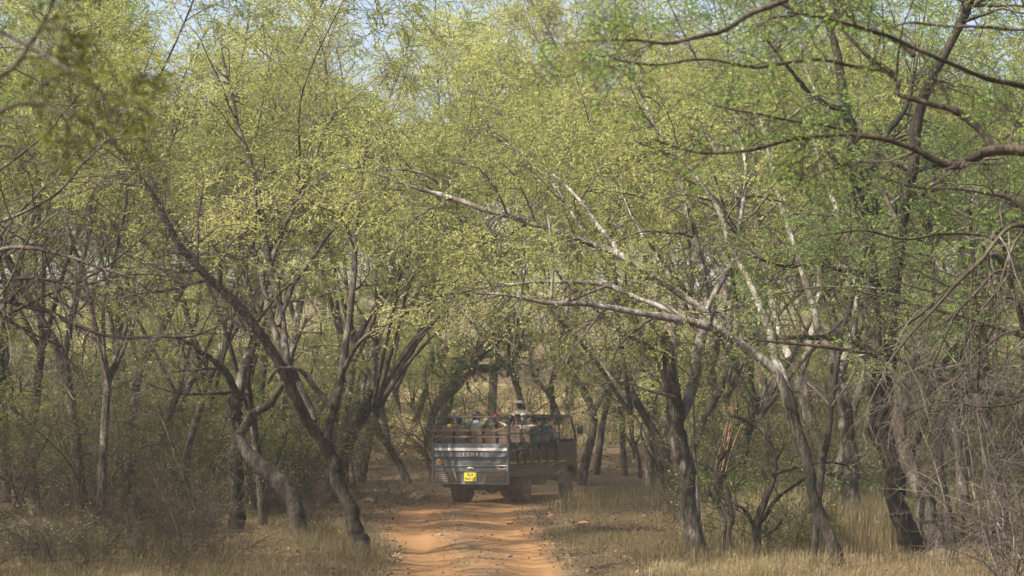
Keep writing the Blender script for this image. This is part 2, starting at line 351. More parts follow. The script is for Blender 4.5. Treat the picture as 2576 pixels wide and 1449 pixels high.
def hero(name, label, cat, limbs, tlo, lb=BARK_PALE, tb=BARK_MID, leaf=LEAF_YEL, cfg=None, group=None, sides=9, ground_base=True, tw=TWIG, extra=None, leafname='crown', rough=0.07, kink=1.0, solve=True):
    """limbs: list of lists of (vx, vy, depth, width_px); the first is the trunk standing on the ground"""
    cfg = dict(cfg or {}); cfg['tlo'] = tlo; cfg['cull'] = ground_base and limbs[0][0][2] > 20
    L = []
    if solve and ground_base and limbs[0][0][1] < 1440 and limbs[0][0][2] > 30:
        x0, y0, d0, _ = limbs[0][0]
        for dn in np.arange(28, 130, 0.1):
            q = P(x0, y0, dn)
            if q[2] <= float(H(q[0], q[1])) + 0.02: break
        limbs = [[(x, y, d * dn / d0, w) for x, y, d, w in l] for l in limbs]
        cfg = dict(cfg or {}); cfg['size'] = cfg.get('size', 0.045) * max(1.0, (dn / d0) ** 0.6)
    for l in limbs:
        pts = [P(x, y, d) for x, y, d, w in l]; rad = [w / F * d / 2 for x, y, d, w in l]
        L.append((pts, rad))
    if ground_base:
        p0 = L[0][0][0].copy(); p0[2] = float(H(p0[0], p0[1])) - 0.15; r0 = L[0][1][0]
        if abs(p0[2] - L[0][0][0][2]) > 0.25:
            L[0][0].insert(0, p0); L[0][1].insert(0, r0 * 1.25)
        else: L[0][0][0] = p0; L[0][1][0] *= 1.2
    L2 = []
    for pts, rad in L:
        nn = 48
        p, r = resample(pts, rad, nn)
        kk = RNG.normal(size=(nn, 3)); kk = (kk + np.roll(kk, 1, 0) + np.roll(kk, -1, 0)) / 2.2
        kk2 = np.repeat(RNG.normal(size=(nn // 6 + 1, 3)), 6, axis=0)[:nn]
        for _ in range(4): kk2 = (np.roll(kk2, 1, 0) + kk2 + np.roll(kk2, -1, 0)) / 3
        env = np.minimum(1, np.minimum(np.arange(nn), 4) / 4)[:, None]
        p = p + env * (kk * 0.05 + kk2 * 0.30) * np.minimum(r, 0.10)[:, None] * kink
        r = r * (0.92 + 0.05 * kk[:, 0] + 0.06 * kk2[:, 1])
        s = np.linspace(0, 1, nn)[:, None]
        amp = r.mean() * 0.12
        wob = amp * np.sin(s * np.array([[17.0, 14.0, 11.0]]) + RNG.uniform(0, 6, 3)) * np.sin(s * math.pi)
        L2.append((p + wob, r))
    root_loc = L2[0][0][0].copy()
    if ground_base: root_loc[2] += 0.15
    root = empty(name, tuple(root_loc)); tag(root, label, cat, group)
    for k, (p, r) in enumerate(L2):
        w = Wood(); w.add(p[None], r[None], sides if k == 0 else max(6, sides - 2), rough=rough)
        link('trunk' if k == 0 else 'limb', w.mesh('bark', root_loc), tb if k == 0 else lb, root)
    W, sets = dress(L2, cfg)
    if W.n: tag(link('twigs', W.mesh('twigs', root_loc), tw, root), kind='stuff')
    if sets: tag(link(leafname, leaf_mesh('crown', sets, root_loc), leaf, root), kind='stuff')
    return root, L2

# ------------------------------------------------------------------ hero trees (points are v-pixels at a depth in metres)
def ds(l, d0, d1):
    n = len(l); return [(x, y, d0 + (d1 - d0) * k / (n - 1), w) for k, (x, y, w) in enumerate(l)]
DHOK = dict(n1=2.6, l1=2.4, m2=8, l2=1.0, m3=8, l3=0.42, q=29, size=0.027, minr=0.0042, zmin=3.3, up=0.2, droop=0.15, aspect=0.6, clump=0.55)
hero('vase_shaped_tree', 'many-stemmed vase-shaped tree with a dark curved base on the left verge of the track', 'tree', [
    ds([(922, 1392, 45), (885, 1290, 43), (850, 1200, 41), (818, 1110, 40)], 36.0, 36.3),
    ds([(818, 1120, 31), (770, 1050, 31), (735, 985, 29), (700, 900, 29), (650, 830, 28), (590, 765, 26), (520, 690, 24), (450, 610, 21), (395, 510, 17), (335, 430, 14), (250, 310, 9)], 36.3, 34.5),
    ds([(822, 1120, 26), (845, 1010, 24), (866, 900, 22), (880, 800, 19), (888, 690, 17), (898, 560, 14), (912, 430, 10), (930, 330, 7)], 36.2, 37.5),
    ds([(790, 1060, 22), (745, 960, 22), (712, 880, 22), (680, 780, 19), (655, 690, 17), (632, 600, 12), (600, 520, 9)], 36.6, 38.5),
    ds([(725, 935, 22), (720, 850, 21), (700, 740, 19), (672, 640, 19), (660, 540, 17), (640, 440, 15), (600, 330, 12), (585, 240, 9), (560, 140, 6)], 36.8, 39.5),
    ds([(858, 950, 14), (900, 865, 12), (960, 820, 11), (1040, 775, 10), (1110, 742, 9), (1180, 738, 5)], 36.2, 35.0),
    ds([(700, 820, 17), (735, 720, 15), (790, 640, 12), (850, 560, 10), (905, 500, 7)], 37.2, 39),
    ds([(838, 1030, 17), (790, 970, 15), (745, 925, 13), (700, 930, 10), (675, 965, 6)], 36.0, 35.5),
    ds([(672, 640, 14), (720, 560, 10), (760, 470, 9), (800, 380, 7), (850, 260, 5)], 38, 40),
    ], [None, 0.35, 0.45, 0.5, 0.4, 0.55, 0.4, None, 0.2], BARK_MID, BARK_DARK, LEAF_YEL, DHOK)
hero('leaning_dead_trunk', 'thick dark leaning trunk behind the vase-shaped tree', 'tree', [
    ds([(762, 1350, 46), (738, 1270, 48), (700, 1210, 52), (652, 1168, 48), (618, 1130, 36), (600, 1100, 18)], 42, 43),
    ds([(640, 1165, 18), (610, 1120, 13), (580, 1085, 8), (560, 1040, 5)], 43, 43.5)],
    [None, 0.3], BARK_DARK, BARK_DARK, LEAF_MIX, dict(n1=1.5, l1=0.6, m2=2, l2=.4, m3=3, l3=.3, q=0), kink=0.5)
hero('forked_tree', 'stout dark tree forking low into several crooked limbs, left of the leaning trunk', 'tree', [
    ds([(592, 1330, 40), (592, 1200, 38), (600, 1100, 38), (590, 1000, 42)], 49, 49),
    ds([(590, 1010, 28), (570, 940, 22), (530, 900, 18), (485, 870, 12), (440, 850, 7)], 49, 47.5),
    ds([(598, 1005, 34), (615, 930, 26), (632, 880, 22), (640, 800, 18), (615, 690, 14), (600, 560, 9)], 49, 50),
    ds([(600, 1090, 30), (640, 1040, 26), (690, 1000, 20), (715, 960, 14), (740, 880, 12), (770, 800, 8)], 49, 48),
    ds([(580, 985, 12), (520, 992, 8), (450, 990, 6), (370, 965, 4)], 49, 47)],
    [None, 0.3, 0.3, 0.3, 0.3], BARK_MID, BARK_DARK, LEAF_YEL, dict(DHOK, n1=2.3, zmin=4))
hero('broken_topped_tree', 'straight grey tree with a broken top at the right edge of the dry grass bank', 'tree', [
    ds([(1757, 1408, 62), (1738, 1300, 54), (1722, 1200, 50), (1708, 1100, 48), (1698, 1020, 46), (1684, 940, 42), (1668, 870, 38), (1660, 835, 28)], 34.6, 34.8),
    ds([(1692, 985, 24), (1660, 905, 20), (1628, 868, 18), (1580, 842, 14), (1520, 800, 10), (1490, 770, 6)], 34.8, 34),
    ds([(1712, 1050, 34), (1740, 980, 32), (1752, 900, 32), (1765, 840, 30), (1775, 770, 22), (1760, 660, 20), (1735, 540, 17), (1700, 420, 14), (1640, 300, 10), (1600, 200, 7)], 34.9, 38),
    ds([(1700, 960, 18), (1690, 850, 16), (1688, 760, 13), (1640, 640, 11), (1590, 540, 9), (1540, 420, 6)], 35, 38),
    ds([(1700, 1000, 9), (1640, 985, 7), (1560, 960, 5), (1480, 975, 3)], 34.6, 33.5),
    ds([(1770, 790, 16), (1830, 680, 14), (1860, 560, 12), (1875, 430, 10), (1850, 300, 7)], 35.2, 37)],
    [None, 0.2, 0.45, 0.45, 0.1, 0.4], BARK_PALE, BARK_MID, LEAF_YEL, dict(DHOK, zmin=2.6))
hero('slender_sapling', 'slender pale stem standing just right of the broken-topped tree', 'tree', [
    ds([(1768, 1395, 12), (1755, 1280, 12), (1750, 1180, 11), (1745, 1080, 10), (1742, 980, 9), (1748, 860, 8), (1760, 720, 6)], 35.6, 36)],
    [0.6], BARK_PALE, BARK_PALE, LEAF_YEL, dict(DHOK, n1=2.2, zmin=2.0))
hero('arching_tree', 'pale tree whose long limbs arch over the track above the truck', 'tree', [
    ds([(2125, 1430, 36), (2085, 1330, 32), (2048, 1230, 30), (2016, 1140, 30), (1993, 1050, 30), (1970, 975, 30)], 35.4, 36),
    ds([(1985, 1010, 26), (1950, 930, 26), (1895, 880, 26), (1830, 842, 24), (1765, 815, 24), (1690, 800, 22), (1600, 788, 20), (1520, 775, 18), (1440, 765, 16), (1360, 757, 13), (1280, 742, 10), (1200, 738, 7)], 36, 34.5),
    ds([(1780, 820, 16), (1700, 790, 15), (1620, 755, 14), (1540, 720, 13), (1460, 708, 12), (1380, 708, 11), (1300, 716, 9), (1220, 722, 8), (1140, 738, 6)], 35.6, 36.5),
    ds([(1985, 1010, 30), (1972, 950, 28), (1950, 900, 26), (1935, 820, 24), (1900, 740, 20), (1850, 640, 18), (1810, 540, 14), (1740, 430, 12), (1660, 330, 8)], 36.2, 39),
    ds([(1830, 842, 22), (1755, 770, 20), (1660, 700, 20), (1560, 640, 20), (1480, 610, 18), (1390, 575, 17), (1310, 545, 16), (1220, 525, 14), (1140, 500, 13), (1060, 480, 11), (980, 450, 9), (900, 425, 6)], 36.5, 38),
    ds([(1140, 500, 9), (1090, 450, 7), (1030, 430, 6), (960, 425, 4)], 37.8, 37),
    ds([(1385, 755, 9), (1392, 690, 8), (1385, 600, 7), (1378, 540, 5)], 34.8, 34.8),
    ds([(1480, 610, 10), (1430, 520, 8), (1380, 450, 7), (1300, 380, 5)], 37.4, 38.5),
    ds([(1560, 640, 13), (1500, 560, 12), (1430, 470, 10), (1340, 400, 8), (1250, 350, 6)], 37, 40)],
    [None, 0.3, 0.25, 0.4, 0.3, 0.1, None, 0.2, 0.3], BARK_PALE, BARK_DARK, LEAF_YEL, dict(DHOK, n1=2.6, l1=1.8, zmin=3.7, droop=0.25))
for lab, l1_, l2_ in [
    ('tall pale tree leaning left over the track, its upper limb reaching the top centre',
     [(1905, 1190, 30), (1890, 1050, 28), (1850, 900, 26), (1790, 760, 24), (1720, 600, 20), (1640, 450, 18), (1560, 330, 15), (1480, 200, 12), (1390, 80, 9), (1300, -40, 5)],
     [(1720, 600, 16), (1680, 450, 14), (1680, 300, 12), (1640, 150, 9), (1620, 0, 5)]),
    ('slimmer pale tree leaning left behind the arching limbs, crossing the upper middle',
     [(1830, 1180, 26), (1800, 1000, 24), (1760, 830, 22), (1700, 690, 20), (1620, 560, 18), (1520, 430, 16), (1400, 300, 13), (1260, 190, 10), (1120, 90, 6)],
     [(1520, 430, 13), (1480, 300, 11), (1420, 160, 9), (1350, 20, 5)]),
    ('tall pale tree leaning right from the left side behind the vase-shaped tree',
     [(700, 1210, 26), (712, 1060, 24), (730, 900, 22), (760, 740, 18), (820, 560, 15), (900, 400, 12), (980, 240, 9), (1040, 80, 6)],
     [(745, 820, 14), (700, 640, 12), (690, 450, 10), (720, 260, 8), (740, 80, 5)])]:
    hero('leaning_tree', lab, 'tree', [ds(l1_[:3], 44, 44.3), ds(l1_[2:], 44.3, 47), ds(l2_, 45, 46)], [None, 0.3, 0.2], BARK_PALE, BARK_MID, LEAF_YEL, dict(DHOK, q=26, zmin=5.0, size=0.030))
# tall dark twin trunk, right
GREEN = dict(DHOK, n1=2.1, l1=2.0, q=24, size=0.029, zmin=3.2, up=0.1)
hero('tall_twin_trunk_tree', 'tallest dark tree on the right, its trunk dividing into two long upright stems', 'tree', [
    ds([(2300, 1449, 66), (2270, 1340, 60), (2250, 1230, 58), (2232, 1120, 56), (2215, 1010, 56), (2205, 930, 56)], 32.6, 33),
    ds([(2205, 950, 46), (2200, 830, 42), (2190, 720, 40), (2180, 600, 38), (2160, 490, 36), (2145, 380, 34), (2130, 270, 30), (2110, 160, 24), (2080, 60, 18), (2040, -60, 12)], 33, 34),
    ds([(2225, 980, 44), (2240, 850, 42), (2250, 740, 40), (2268, 620, 36), (2285, 520, 32), (2300, 420, 30), (2310, 320, 30), (2340, 220, 32), (2385, 130, 28), (2425, 40, 24), (2470, -80, 16)], 33, 32),
    ds([(2160, 500, 20), (2200, 420, 20), (2230, 340, 18), (2280, 270, 14), (2300, 180, 10)], 33.4, 34),
    ds([(2210, 900, 20), (2150, 860, 18), (2060, 850, 15), (1980, 850, 12), (1900, 858, 8)], 33, 31.5),
    ds([(2245, 760, 20), (2190, 700, 18), (2110, 680, 16), (2040, 660, 12), (1960, 668, 9), (1880, 640, 5)], 33, 31.5),
    ds([(2130, 280, 16), (2060, 250, 13), (1990, 180, 10), (1930, 100, 7)], 33.6, 32.5),
    ds([(2290, 500, 18), (2370, 470, 16), (2460, 480, 12), (2560, 520, 8)], 32.6, 31)],
    [None, 0.35, 0.35, 0.2, 0.2, 0.2, 0.2, 0.2], BARK_DARK, BARK_DARK, LEAF_GRN, GREEN, sides=11)
hero('grey_leaning_tree', 'grey trunk leaning left, directly behind the tall twin-trunked tree', 'tree', [
    ds([(2175, 1449, 54), (2165, 1330, 50), (2150, 1230, 46), (2135, 1120, 42), (2120, 1010, 38), (2100, 920, 34)], 35, 36),
    ds([(2105, 940, 24), (2070, 850, 22), (2040, 740, 20), (2000, 620, 18), (1960, 500, 16), (1930, 380, 12), (1900, 240, 9)], 36, 38),
    ds([(2110, 950, 24), (2140, 850, 20), (2150, 740, 18), (2130, 600, 16), (2080, 470, 13), (2040, 330, 9)], 36, 38)],
    [None, 0.35, 0.35], BARK_PALE, BARK_MID, LEAF_GRN, GREEN)
hero('pale_bare_trunk', 'smooth pale-grey trunk immediately right of the tall twin-trunked tree', 'tree', [
    ds([(2372, 1449, 62), (2345, 1340, 54), (2318, 1250, 50), (2295, 1180, 50), (2270, 1110, 44), (2262, 1040, 30)], 31.5, 32),
    ds([(2290, 1160, 22), (2330, 1040, 22), (2370, 930, 20), (2420, 850, 16), (2480, 790, 12)], 32, 31),
    ds([(2268, 1090, 20), (2290, 960, 20), (2330, 850, 18), (2350, 720, 14), (2340, 560, 9)], 32, 33)],
    [None, 0.3, 0.3], BARK_DARK, BARK_MID, LEAF_GRN, GREEN)
hero('reddish_trunk_tree', 'upright red-brown trunk behind the brush near the right edge', 'tree', [
    ds([(2445, 1449, 40), (2430, 1330, 36), (2425, 1200, 34), (2420, 1080, 32), (2415, 960, 28), (2440, 800, 22), (2480, 620, 16), (2500, 450, 10)], 34.5, 35)],
    [0.35], BARK_MID, BARK_MID, LEAF_GRN, GREEN)
for lab, l_ in [('slim dark stem between the crooked thorn tree and the grey leaning tree', [(2040, 1445, 20), (2055, 1300, 18), (2080, 1150, 18), (2095, 1000, 16), (2120, 850, 14), (2160, 700, 12), (2190, 560, 8)]),
    ('dark stem right of the pale bare trunk, slanting up to the right', [(2405, 1449, 30), (2390, 1320, 28), (2365, 1180, 26), (2370, 1060, 24), (2400, 930, 22), (2450, 800, 18), (2500, 640, 13), (2530, 480, 8)]),
    ('dark stem nearest the right frame edge, leaning slightly left', [(2530, 1449, 30), (2515, 1300, 28), (2505, 1150, 26), (2480, 1000, 22), (2470, 850, 18), (2450, 680, 14), (2440, 500, 9)])]:
    hero('dark_stemmed_tree', lab, 'tree', [ds(l_, 30.5, 31)], [0.45], BARK_DARK, BARK_DARK, LEAF_GRN, dict(GREEN, n1=1.8))
hero('twin_pale_tree', 'pale mottled trunk between the arching tree and the grey leaning tree', 'tree', [
    ds([(2110, 1290, 34), (2080, 1180, 32), (2050, 1080, 32), (2020, 980, 30), (1985, 900, 26)], 41, 42),
    ds([(1990, 910, 22), (1950, 800, 20), (1930, 690, 18), (1890, 560, 15), (1830, 440, 12), (1760, 300, 8)], 42, 44),
    ds([(2010, 950, 22), (2050, 820, 20), (2060, 700, 18), (2040, 560, 15), (2030, 420, 12), (1990, 250, 8)], 42, 44)],
    [None, 0.4, 0.4], BARK_PALE, BARK_MID, LEAF_MIX, DHOK)
# crooked thorn tree, right verge
hero('crooked_thorn_tree', 'small crooked thorn tree bowing left over the straw grass', 'tree', [
    ds([(1895, 1449, 30), (1902, 1380, 26), (1905, 1300, 24), (1930, 1250, 20), (1950, 1190, 17), (1945, 1130, 15), (1915, 1080, 12), (1870, 1055, 9), (1830, 1045, 5)], 31.5, 31.5),
    ds([(1950, 1190, 11), (2010, 1175, 10), (2080, 1165, 8), (2160, 1175, 5)], 31.5, 31),
    ds([(1900, 1330, 12), (1870, 1280, 9), (1852, 1270, 8)], 31.5, 31.3),
    ds([(1905, 1330, 13), (1960, 1250, 10), (2040, 1200, 9), (2100, 1190, 6)], 31.6, 32),
    ds([(1902, 1360, 10), (1950, 1330, 8), (1980, 1290, 5)], 31.5, 31)],
    [0.5, 0.2, 0.2, 0.2, 0.2], BARK_DARK, BARK_MID, LEAF_GRN, dict(n1=3.5, l1=0.8, m2=4, l2=0.45, m3=4, l3=0.25, q=6, size=0.024, zmin=0.9))
hero('twin_stem_shrub', 'pair of twisted brown stems carrying small green leaves, left of the crooked thorn tree', 'shrub', [
    ds([(1850, 1449, 20), (1822, 1380, 14), (1818, 1300, 14), (1800, 1230, 13), (1778, 1180, 10), (1790, 1120, 7), (1800, 1050, 4)], 31.8, 32),
    ds([(1852, 1445, 18), (1838, 1360, 12), (1842, 1290, 12), (1828, 1220, 10), (1800, 1180, 8), (1840, 1120, 5)], 31.7, 31.4)],
    [0.35, 0.35], BARK_MID, BARK_MID, LEAF_GRN, dict(n1=6, l1=0.9, m2=5, l2=0.45, m3=4, l3=0.25, q=8, size=0.024, zmin=0.7))
# split tree with orange splinters
root, L2 = hero('splintered_stump', 'broken trunk with long orange splinters, left of the crooked thorn tree', 'stump', [
    ds([(1800, 1330, 34), (1808, 1230, 32), (1820, 1140, 34), (1838, 1075, 24)], 39, 39)],
    [None], BARK_DARK, BARK_DARK, LEAF_GRN, {})
m, nt, b = new_mat('splintered_heartwood')
nt.links.new(ramp(nt, [(0.3, (0.13, 0.07, 0.035)), (0.65, (0.28, 0.165, 0.085))], noise_fac(nt, 25, 4, stretch=(1, 1, .1))), b.inputs['Base Color']); b.inputs['Roughness'].default_value = 0.9
for k in range(9):
    w = Wood(); x0 = 1812 + 26 * random.random(); y0 = 1130 - 50 * random.random()
    pp, rr_ = resample([P(x0 - 12, y0 + 60, 38.9), P(x0 + 4, y0, 38.85), P(x0 + 22 + 24 * random.random(), y0 - 70 - 90 * random.random(), 38.8)], [0.009, 0.013, 0.002], 8)
    w.add(pp[None], rr_[None], 4, 0.2)
    link('splinter', w.mesh('splinter', L2[0][0][0] + np.array([0, 0, 0.15])), m, root)

# dark leaning trees behind the truck
FAR = dict(n1=1.8, l1=2.2, m2=6, l2=1.0, m3=6, l3=0.5, q=14, size=0.06, zmin=4.2, up=0.1, aspect=0.6)
r_, LD = hero('ivy_clad_leaning_tree', 'dark leaning tree with copper dead leaves and green creeper behind the left tailgate', 'tree', [
    ds([(1072, 1120, 22), (1086, 1060, 22), (1105, 1010, 26), (1150, 970, 32), (1160, 930, 28), (1195, 895, 26), (1215, 860, 24), (1265, 835, 20), (1300, 795, 14)], 66, 66),
    ds([(1190, 905, 22), (1250, 860, 20), (1290, 820, 18), (1310, 790, 12)], 66, 65)],
    [0.6, 0.4], BARK_DARK, BARK_DARK, LEAF_MIX, FAR)
off = LD[0][0][0] + np.array([0, 0, 0.15])
def blob_leaves(spots, q, size, sp):
    pts = []
    for x, y, d in spots:
        c0 = P(x, y, d); tw = c0 + RNG.normal(size=(7, 1, 3)) * sp + np.linspace(0, 1, 4)[None, :, None] * RNG.normal(size=(7, 1, 3)) * 0.25
        pts.append(tw)
    return leaves(np.concatenate(pts), q, size, 0.6)
tag(link('dead_leaves', leaf_mesh('dead', [blob_leaves([(1125, 882, 65.8), (1140, 868, 65.8), (1172, 900, 65.6), (1173, 925, 65.6), (1180, 940, 65.6), (1232, 828, 65.6)], 10, 0.1, 0.13)], off), LEAF_DEAD, r_), kind='stuff')
tag(link('creeper', leaf_mesh('creeper', [blob_leaves([(1150, 900, 65.9), (1130, 915, 65.9), (1145, 935, 65.8), (1200, 905, 65.6), (1215, 890, 65.5), (1180, 860, 65.8), (1250, 910, 65.5), (1110, 930, 65.9), (1190, 960, 65.6)], 26, 0.09, 0.28)], off), LEAF_DRK, r_), kind='stuff')
hero('wishbone_leaning_tree', 'dark crooked tree leaning right behind the truck rail, its limb bending out like an elbow', 'tree', [
    ds([(1100, 1110, 20), (1112, 1060, 22), (1125, 1010, 26), (1140, 975, 26), (1175, 945, 24), (1205, 928, 22), (1250, 920, 20), (1275, 895, 18), (1320, 870, 12)], 64, 64),
    ds([(1150, 975, 16), (1185, 930, 16), (1210, 900, 15), (1260, 880, 12), (1290, 845, 10)], 64, 65)],
    [0.6, 0.4], BARK_DARK, BARK_DARK, LEAF_MIX, FAR)
hero('slim_bowed_tree', 'slim dark tree bowing beside the pale grass field, left of the creeper-clad tree', 'tree', [
    ds([(1040, 1080, 16), (1062, 1010, 16), (1075, 970, 15), (1085, 920, 15), (1082, 870, 12), (1078, 825, 10), (1060, 780, 7)], 68, 68),
    ds([(1084, 925, 8), (1120, 890, 7), (1150, 850, 5)], 68, 68)],
    [0.6, 0.3], BARK_DARK, BARK_DARK, LEAF_MIX, FAR)
hero('slanting_pole_tree', 'thin dark trunk slanting down to the right, left of the truck', 'tree', [
    ds([(1035, 1215, 20), (1000, 1160, 20), (965, 1110, 20), (930, 1060, 18), (895, 1010, 16), (870, 960, 12), (850, 880, 8)], 50.5, 51)],
    [0.7], BARK_DARK, BARK_DARK, LEAF_MIX, FAR)
hero('pale_stemmed_tree', 'pale thin stem rising left of the truck in front of the brown slope', 'tree', [
    ds([(985, 1130, 10), (950, 1060, 8), (955, 980, 8), (985, 930, 7), (1000, 860, 6), (1010, 800, 5)], 60, 60)],
    [0.5], BARK_MID, BARK_MID, LEAF_MIX, FAR)
hero('crook_behind_guide', 'grey-green trunk slanting left just right of the standing guide', 'tree', [
    ds([(1440, 1100, 14), (1405, 1050, 14), (1375, 990, 14), (1345, 950, 13), (1335, 900, 11), (1350, 850, 8)], 72, 73),
    ds([(1375, 990, 8), (1400, 940, 8), (1420, 880, 6)], 72, 72)],
    [0.6, 0.3], BARK_MID, BARK_MID, LEAF_MIX, FAR)
hero('curved_tree_by_cab', 'curved brown trunk rising right beside the truck cab', 'tree', [
    ds([(1462, 1215, 24), (1478, 1150, 22), (1490, 1090, 22), (1488, 1040, 20), (1470, 990, 18), (1445, 940, 14), (1430, 880, 12), (1410, 800, 8)], 56, 57),
    ds([(1488, 1050, 12), (1520, 990, 12), (1560, 930, 10), (1590, 860, 8)], 56.3, 57)],
    [0.6, 0.4], BARK_MID, BARK_MID, LEAF_MIX, dict(FAR, zmin=4.0))
hero('straight_thin_tree', 'straight thin trunk standing in the brush right of the cab', 'tree', [
    ds([(1572, 1190, 17), (1568, 1100, 16), (1565, 1020, 16), (1560, 950, 14), (1545, 900, 11), (1520, 850, 8)], 55, 55),
    ds([(1563, 985, 9), (1600, 930, 8), (1620, 860, 6)], 55, 55)],
    [0.6, 0.3], BARK_MID, BARK_MID, LEAF_MIX, dict(FAR, zmin=3.8))
hero('dark_pole_tree', 'dark straight pole-like trunk seen over the cab roof', 'tree', [
    ds([(1389, 1110, 12), (1391, 1050, 12), (1388, 980, 12), (1392, 900, 10), (1372, 840, 8)], 70, 70)],
    [0.6], BARK_DARK, BARK_DARK, LEAF_MIX, FAR)  # plain dark bark over the whole pole
for k, (l, lab) in enumerate([
    ([(1660, 1180, 26), (1645, 1100, 24), (1625, 1030, 22), (1612, 960, 20), (1600, 880, 16), (1590, 760, 10)], 'dark trunk standing left of and behind the broken-topped tree'),
    ([(1690, 1190, 22), (1660, 1110, 20), (1650, 1040, 20), (1640, 960, 16), (1620, 860, 10)], 'thinner grey trunk half hidden by the broken-topped tree'),
    ([(2100, 1250, 30), (2090, 1150, 28), (2095, 1040, 28), (2110, 950, 24), (2100, 820, 18), (2060, 660, 12)], 'brown trunk showing between the arching tree and the tall dark tree')]):
    hero('shadowed_tree', lab, 'tree', [ds(l, 47 + k, 48 + k)], [0.6], BARK_MID, BARK_MID, LEAF_MIX, dict(FAR, q=7, size=0.07))

# left understorey trees
for l, d, lab, bk in [
    ([(85, 1240, 26), (70, 1150, 26), (45, 1060, 24), (30, 990, 20), (15, 900, 14), (5, 800, 8)], 44, 'dark trunk standing at the far left edge of the frame', BARK_DARK),
    ([(205, 1230, 8), (200, 1130, 9), (190, 1050, 8), (170, 980, 7), (160, 900, 5)], 45, 'thin pale stem second from the left edge', BARK_PALE),
    ([(215, 1240, 15), (222, 1160, 16), (215, 1110, 15), (232, 1040, 14), (262, 990, 12), (320, 960, 9), (372, 945, 6)], 44, 'crooked thin tree bending right at head height, left of centre left', BARK_DARK),
    ([(320, 1210, 24), (315, 1130, 22), (312, 1060, 20), (318, 990, 16), (310, 900, 10)], 52, 'short dark trunk flanked by two pale stems', BARK_DARK),
    ([(420, 1240, 20), (422, 1150, 18), (428, 1060, 17), (440, 1000, 16), (470, 960, 12), (530, 945, 7)], 47, 'leafless trunk hooking over to the right at its top', BARK_DARK),
    ([(505, 1180, 8), (502, 1090, 9), (500, 1020, 9), (492, 960, 7), (480, 880, 5)], 54, 'slim pale stem left of the forked tree', BARK_PALE),
    ([(940, 1130, 12), (925, 1060, 12), (912, 990, 12), (925, 900, 10), (905, 800, 7)], 62, 'thin grey trunk standing left of the pale grass field', BARK_MID)]:
    hero('understorey_tree', lab, 'tree', [ds(l, d, d + 0.5)], [0.55], bk, bk, LEAF_DRK, dict(n1=2.5, l1=1.4, m2=4, l2=0.8, m3=4, l3=0.35, q=4, size=0.06, zmin=3.0))

# near trees whose branches reach into the frame
NEARG = dict(n1=2.2, l1=0.8, m2=5, l2=0.45, m3=5, l3=0.2, q=5, size=0.026, up=0.0, droop=0.05, quad=True, minr=0.0018, aspect=0.45)
hero('overhanging_tree', 'nearest tree on the right, its dark blurred branches crossing the top right corner', 'tree', [
    [(3010, 2060, 13.6, 110), (2960, 1500, 13.8, 100), (2900, 900, 14, 90), (2760, 500, 14, 70), (2680, 420, 14, 60)],
    ds([(2700, 430, 37), (2590, 385, 32), (2520, 380, 29), (2450, 395, 24), (2385, 404, 21), (2290, 375, 16), (2190, 350, 15), (2080, 345, 13), (1990, 352, 12), (1880, 378, 10), (1750, 382, 7), (1640, 350, 4)], 14, 13.5),
    ds([(2500, 385, 21), (2470, 330, 20), (2430, 285, 20), (2360, 265, 18), (2270, 245, 16), (2245, 190, 15), (2180, 140, 11), (2120, 60, 10), (2080, -30, 8)], 14, 14.2),
    ds([(2740, 330, 20), (2600, 228, 17), (2500, 205, 15), (2420, 170, 13), (2330, 135, 12), (2240, 95, 11), (2130, 60, 8), (1980, 30, 5)], 14, 13),
    ds([(2200, 350, 9), (2090, 320, 8), (1960, 300, 7), (1880, 280, 5), (1790, 265, 3)], 14, 13.4),
    ds([(2300, 140, 15), (2230, 90, 16), (2150, 60, 17), (2020, 30, 17), (1930, -10, 16), (1860, -60, 13)], 15, 16),
    ds([(2180, 170, 11), (2050, 150, 9), (1900, 165, 9), (1780, 150, 8), (1640, 165, 7), (1480, 135, 4)], 14.2, 13),
    ds([(1980, 0, 16), (1880, 40, 15), (1760, 95, 13), (1660, 108, 9), (1540, 102, 6), (1420, 112, 3)], 12, 11.5),
    ds([(2640, 80, 11), (2500, 72, 10), (2400, 68, 9), (2300, 62, 7), (2200, 85, 4)], 15, 15)],
    [None, 0.25, 0.2, 0.3, 0.2, 0.3, 0.15, 0.3, 0.3], TWIG_DARK, BARK_DARK, LEAF_GRN, dict(NEARG, n1=4, m3=6), sides=10, tw=TWIG_DARK, kink=2.2)
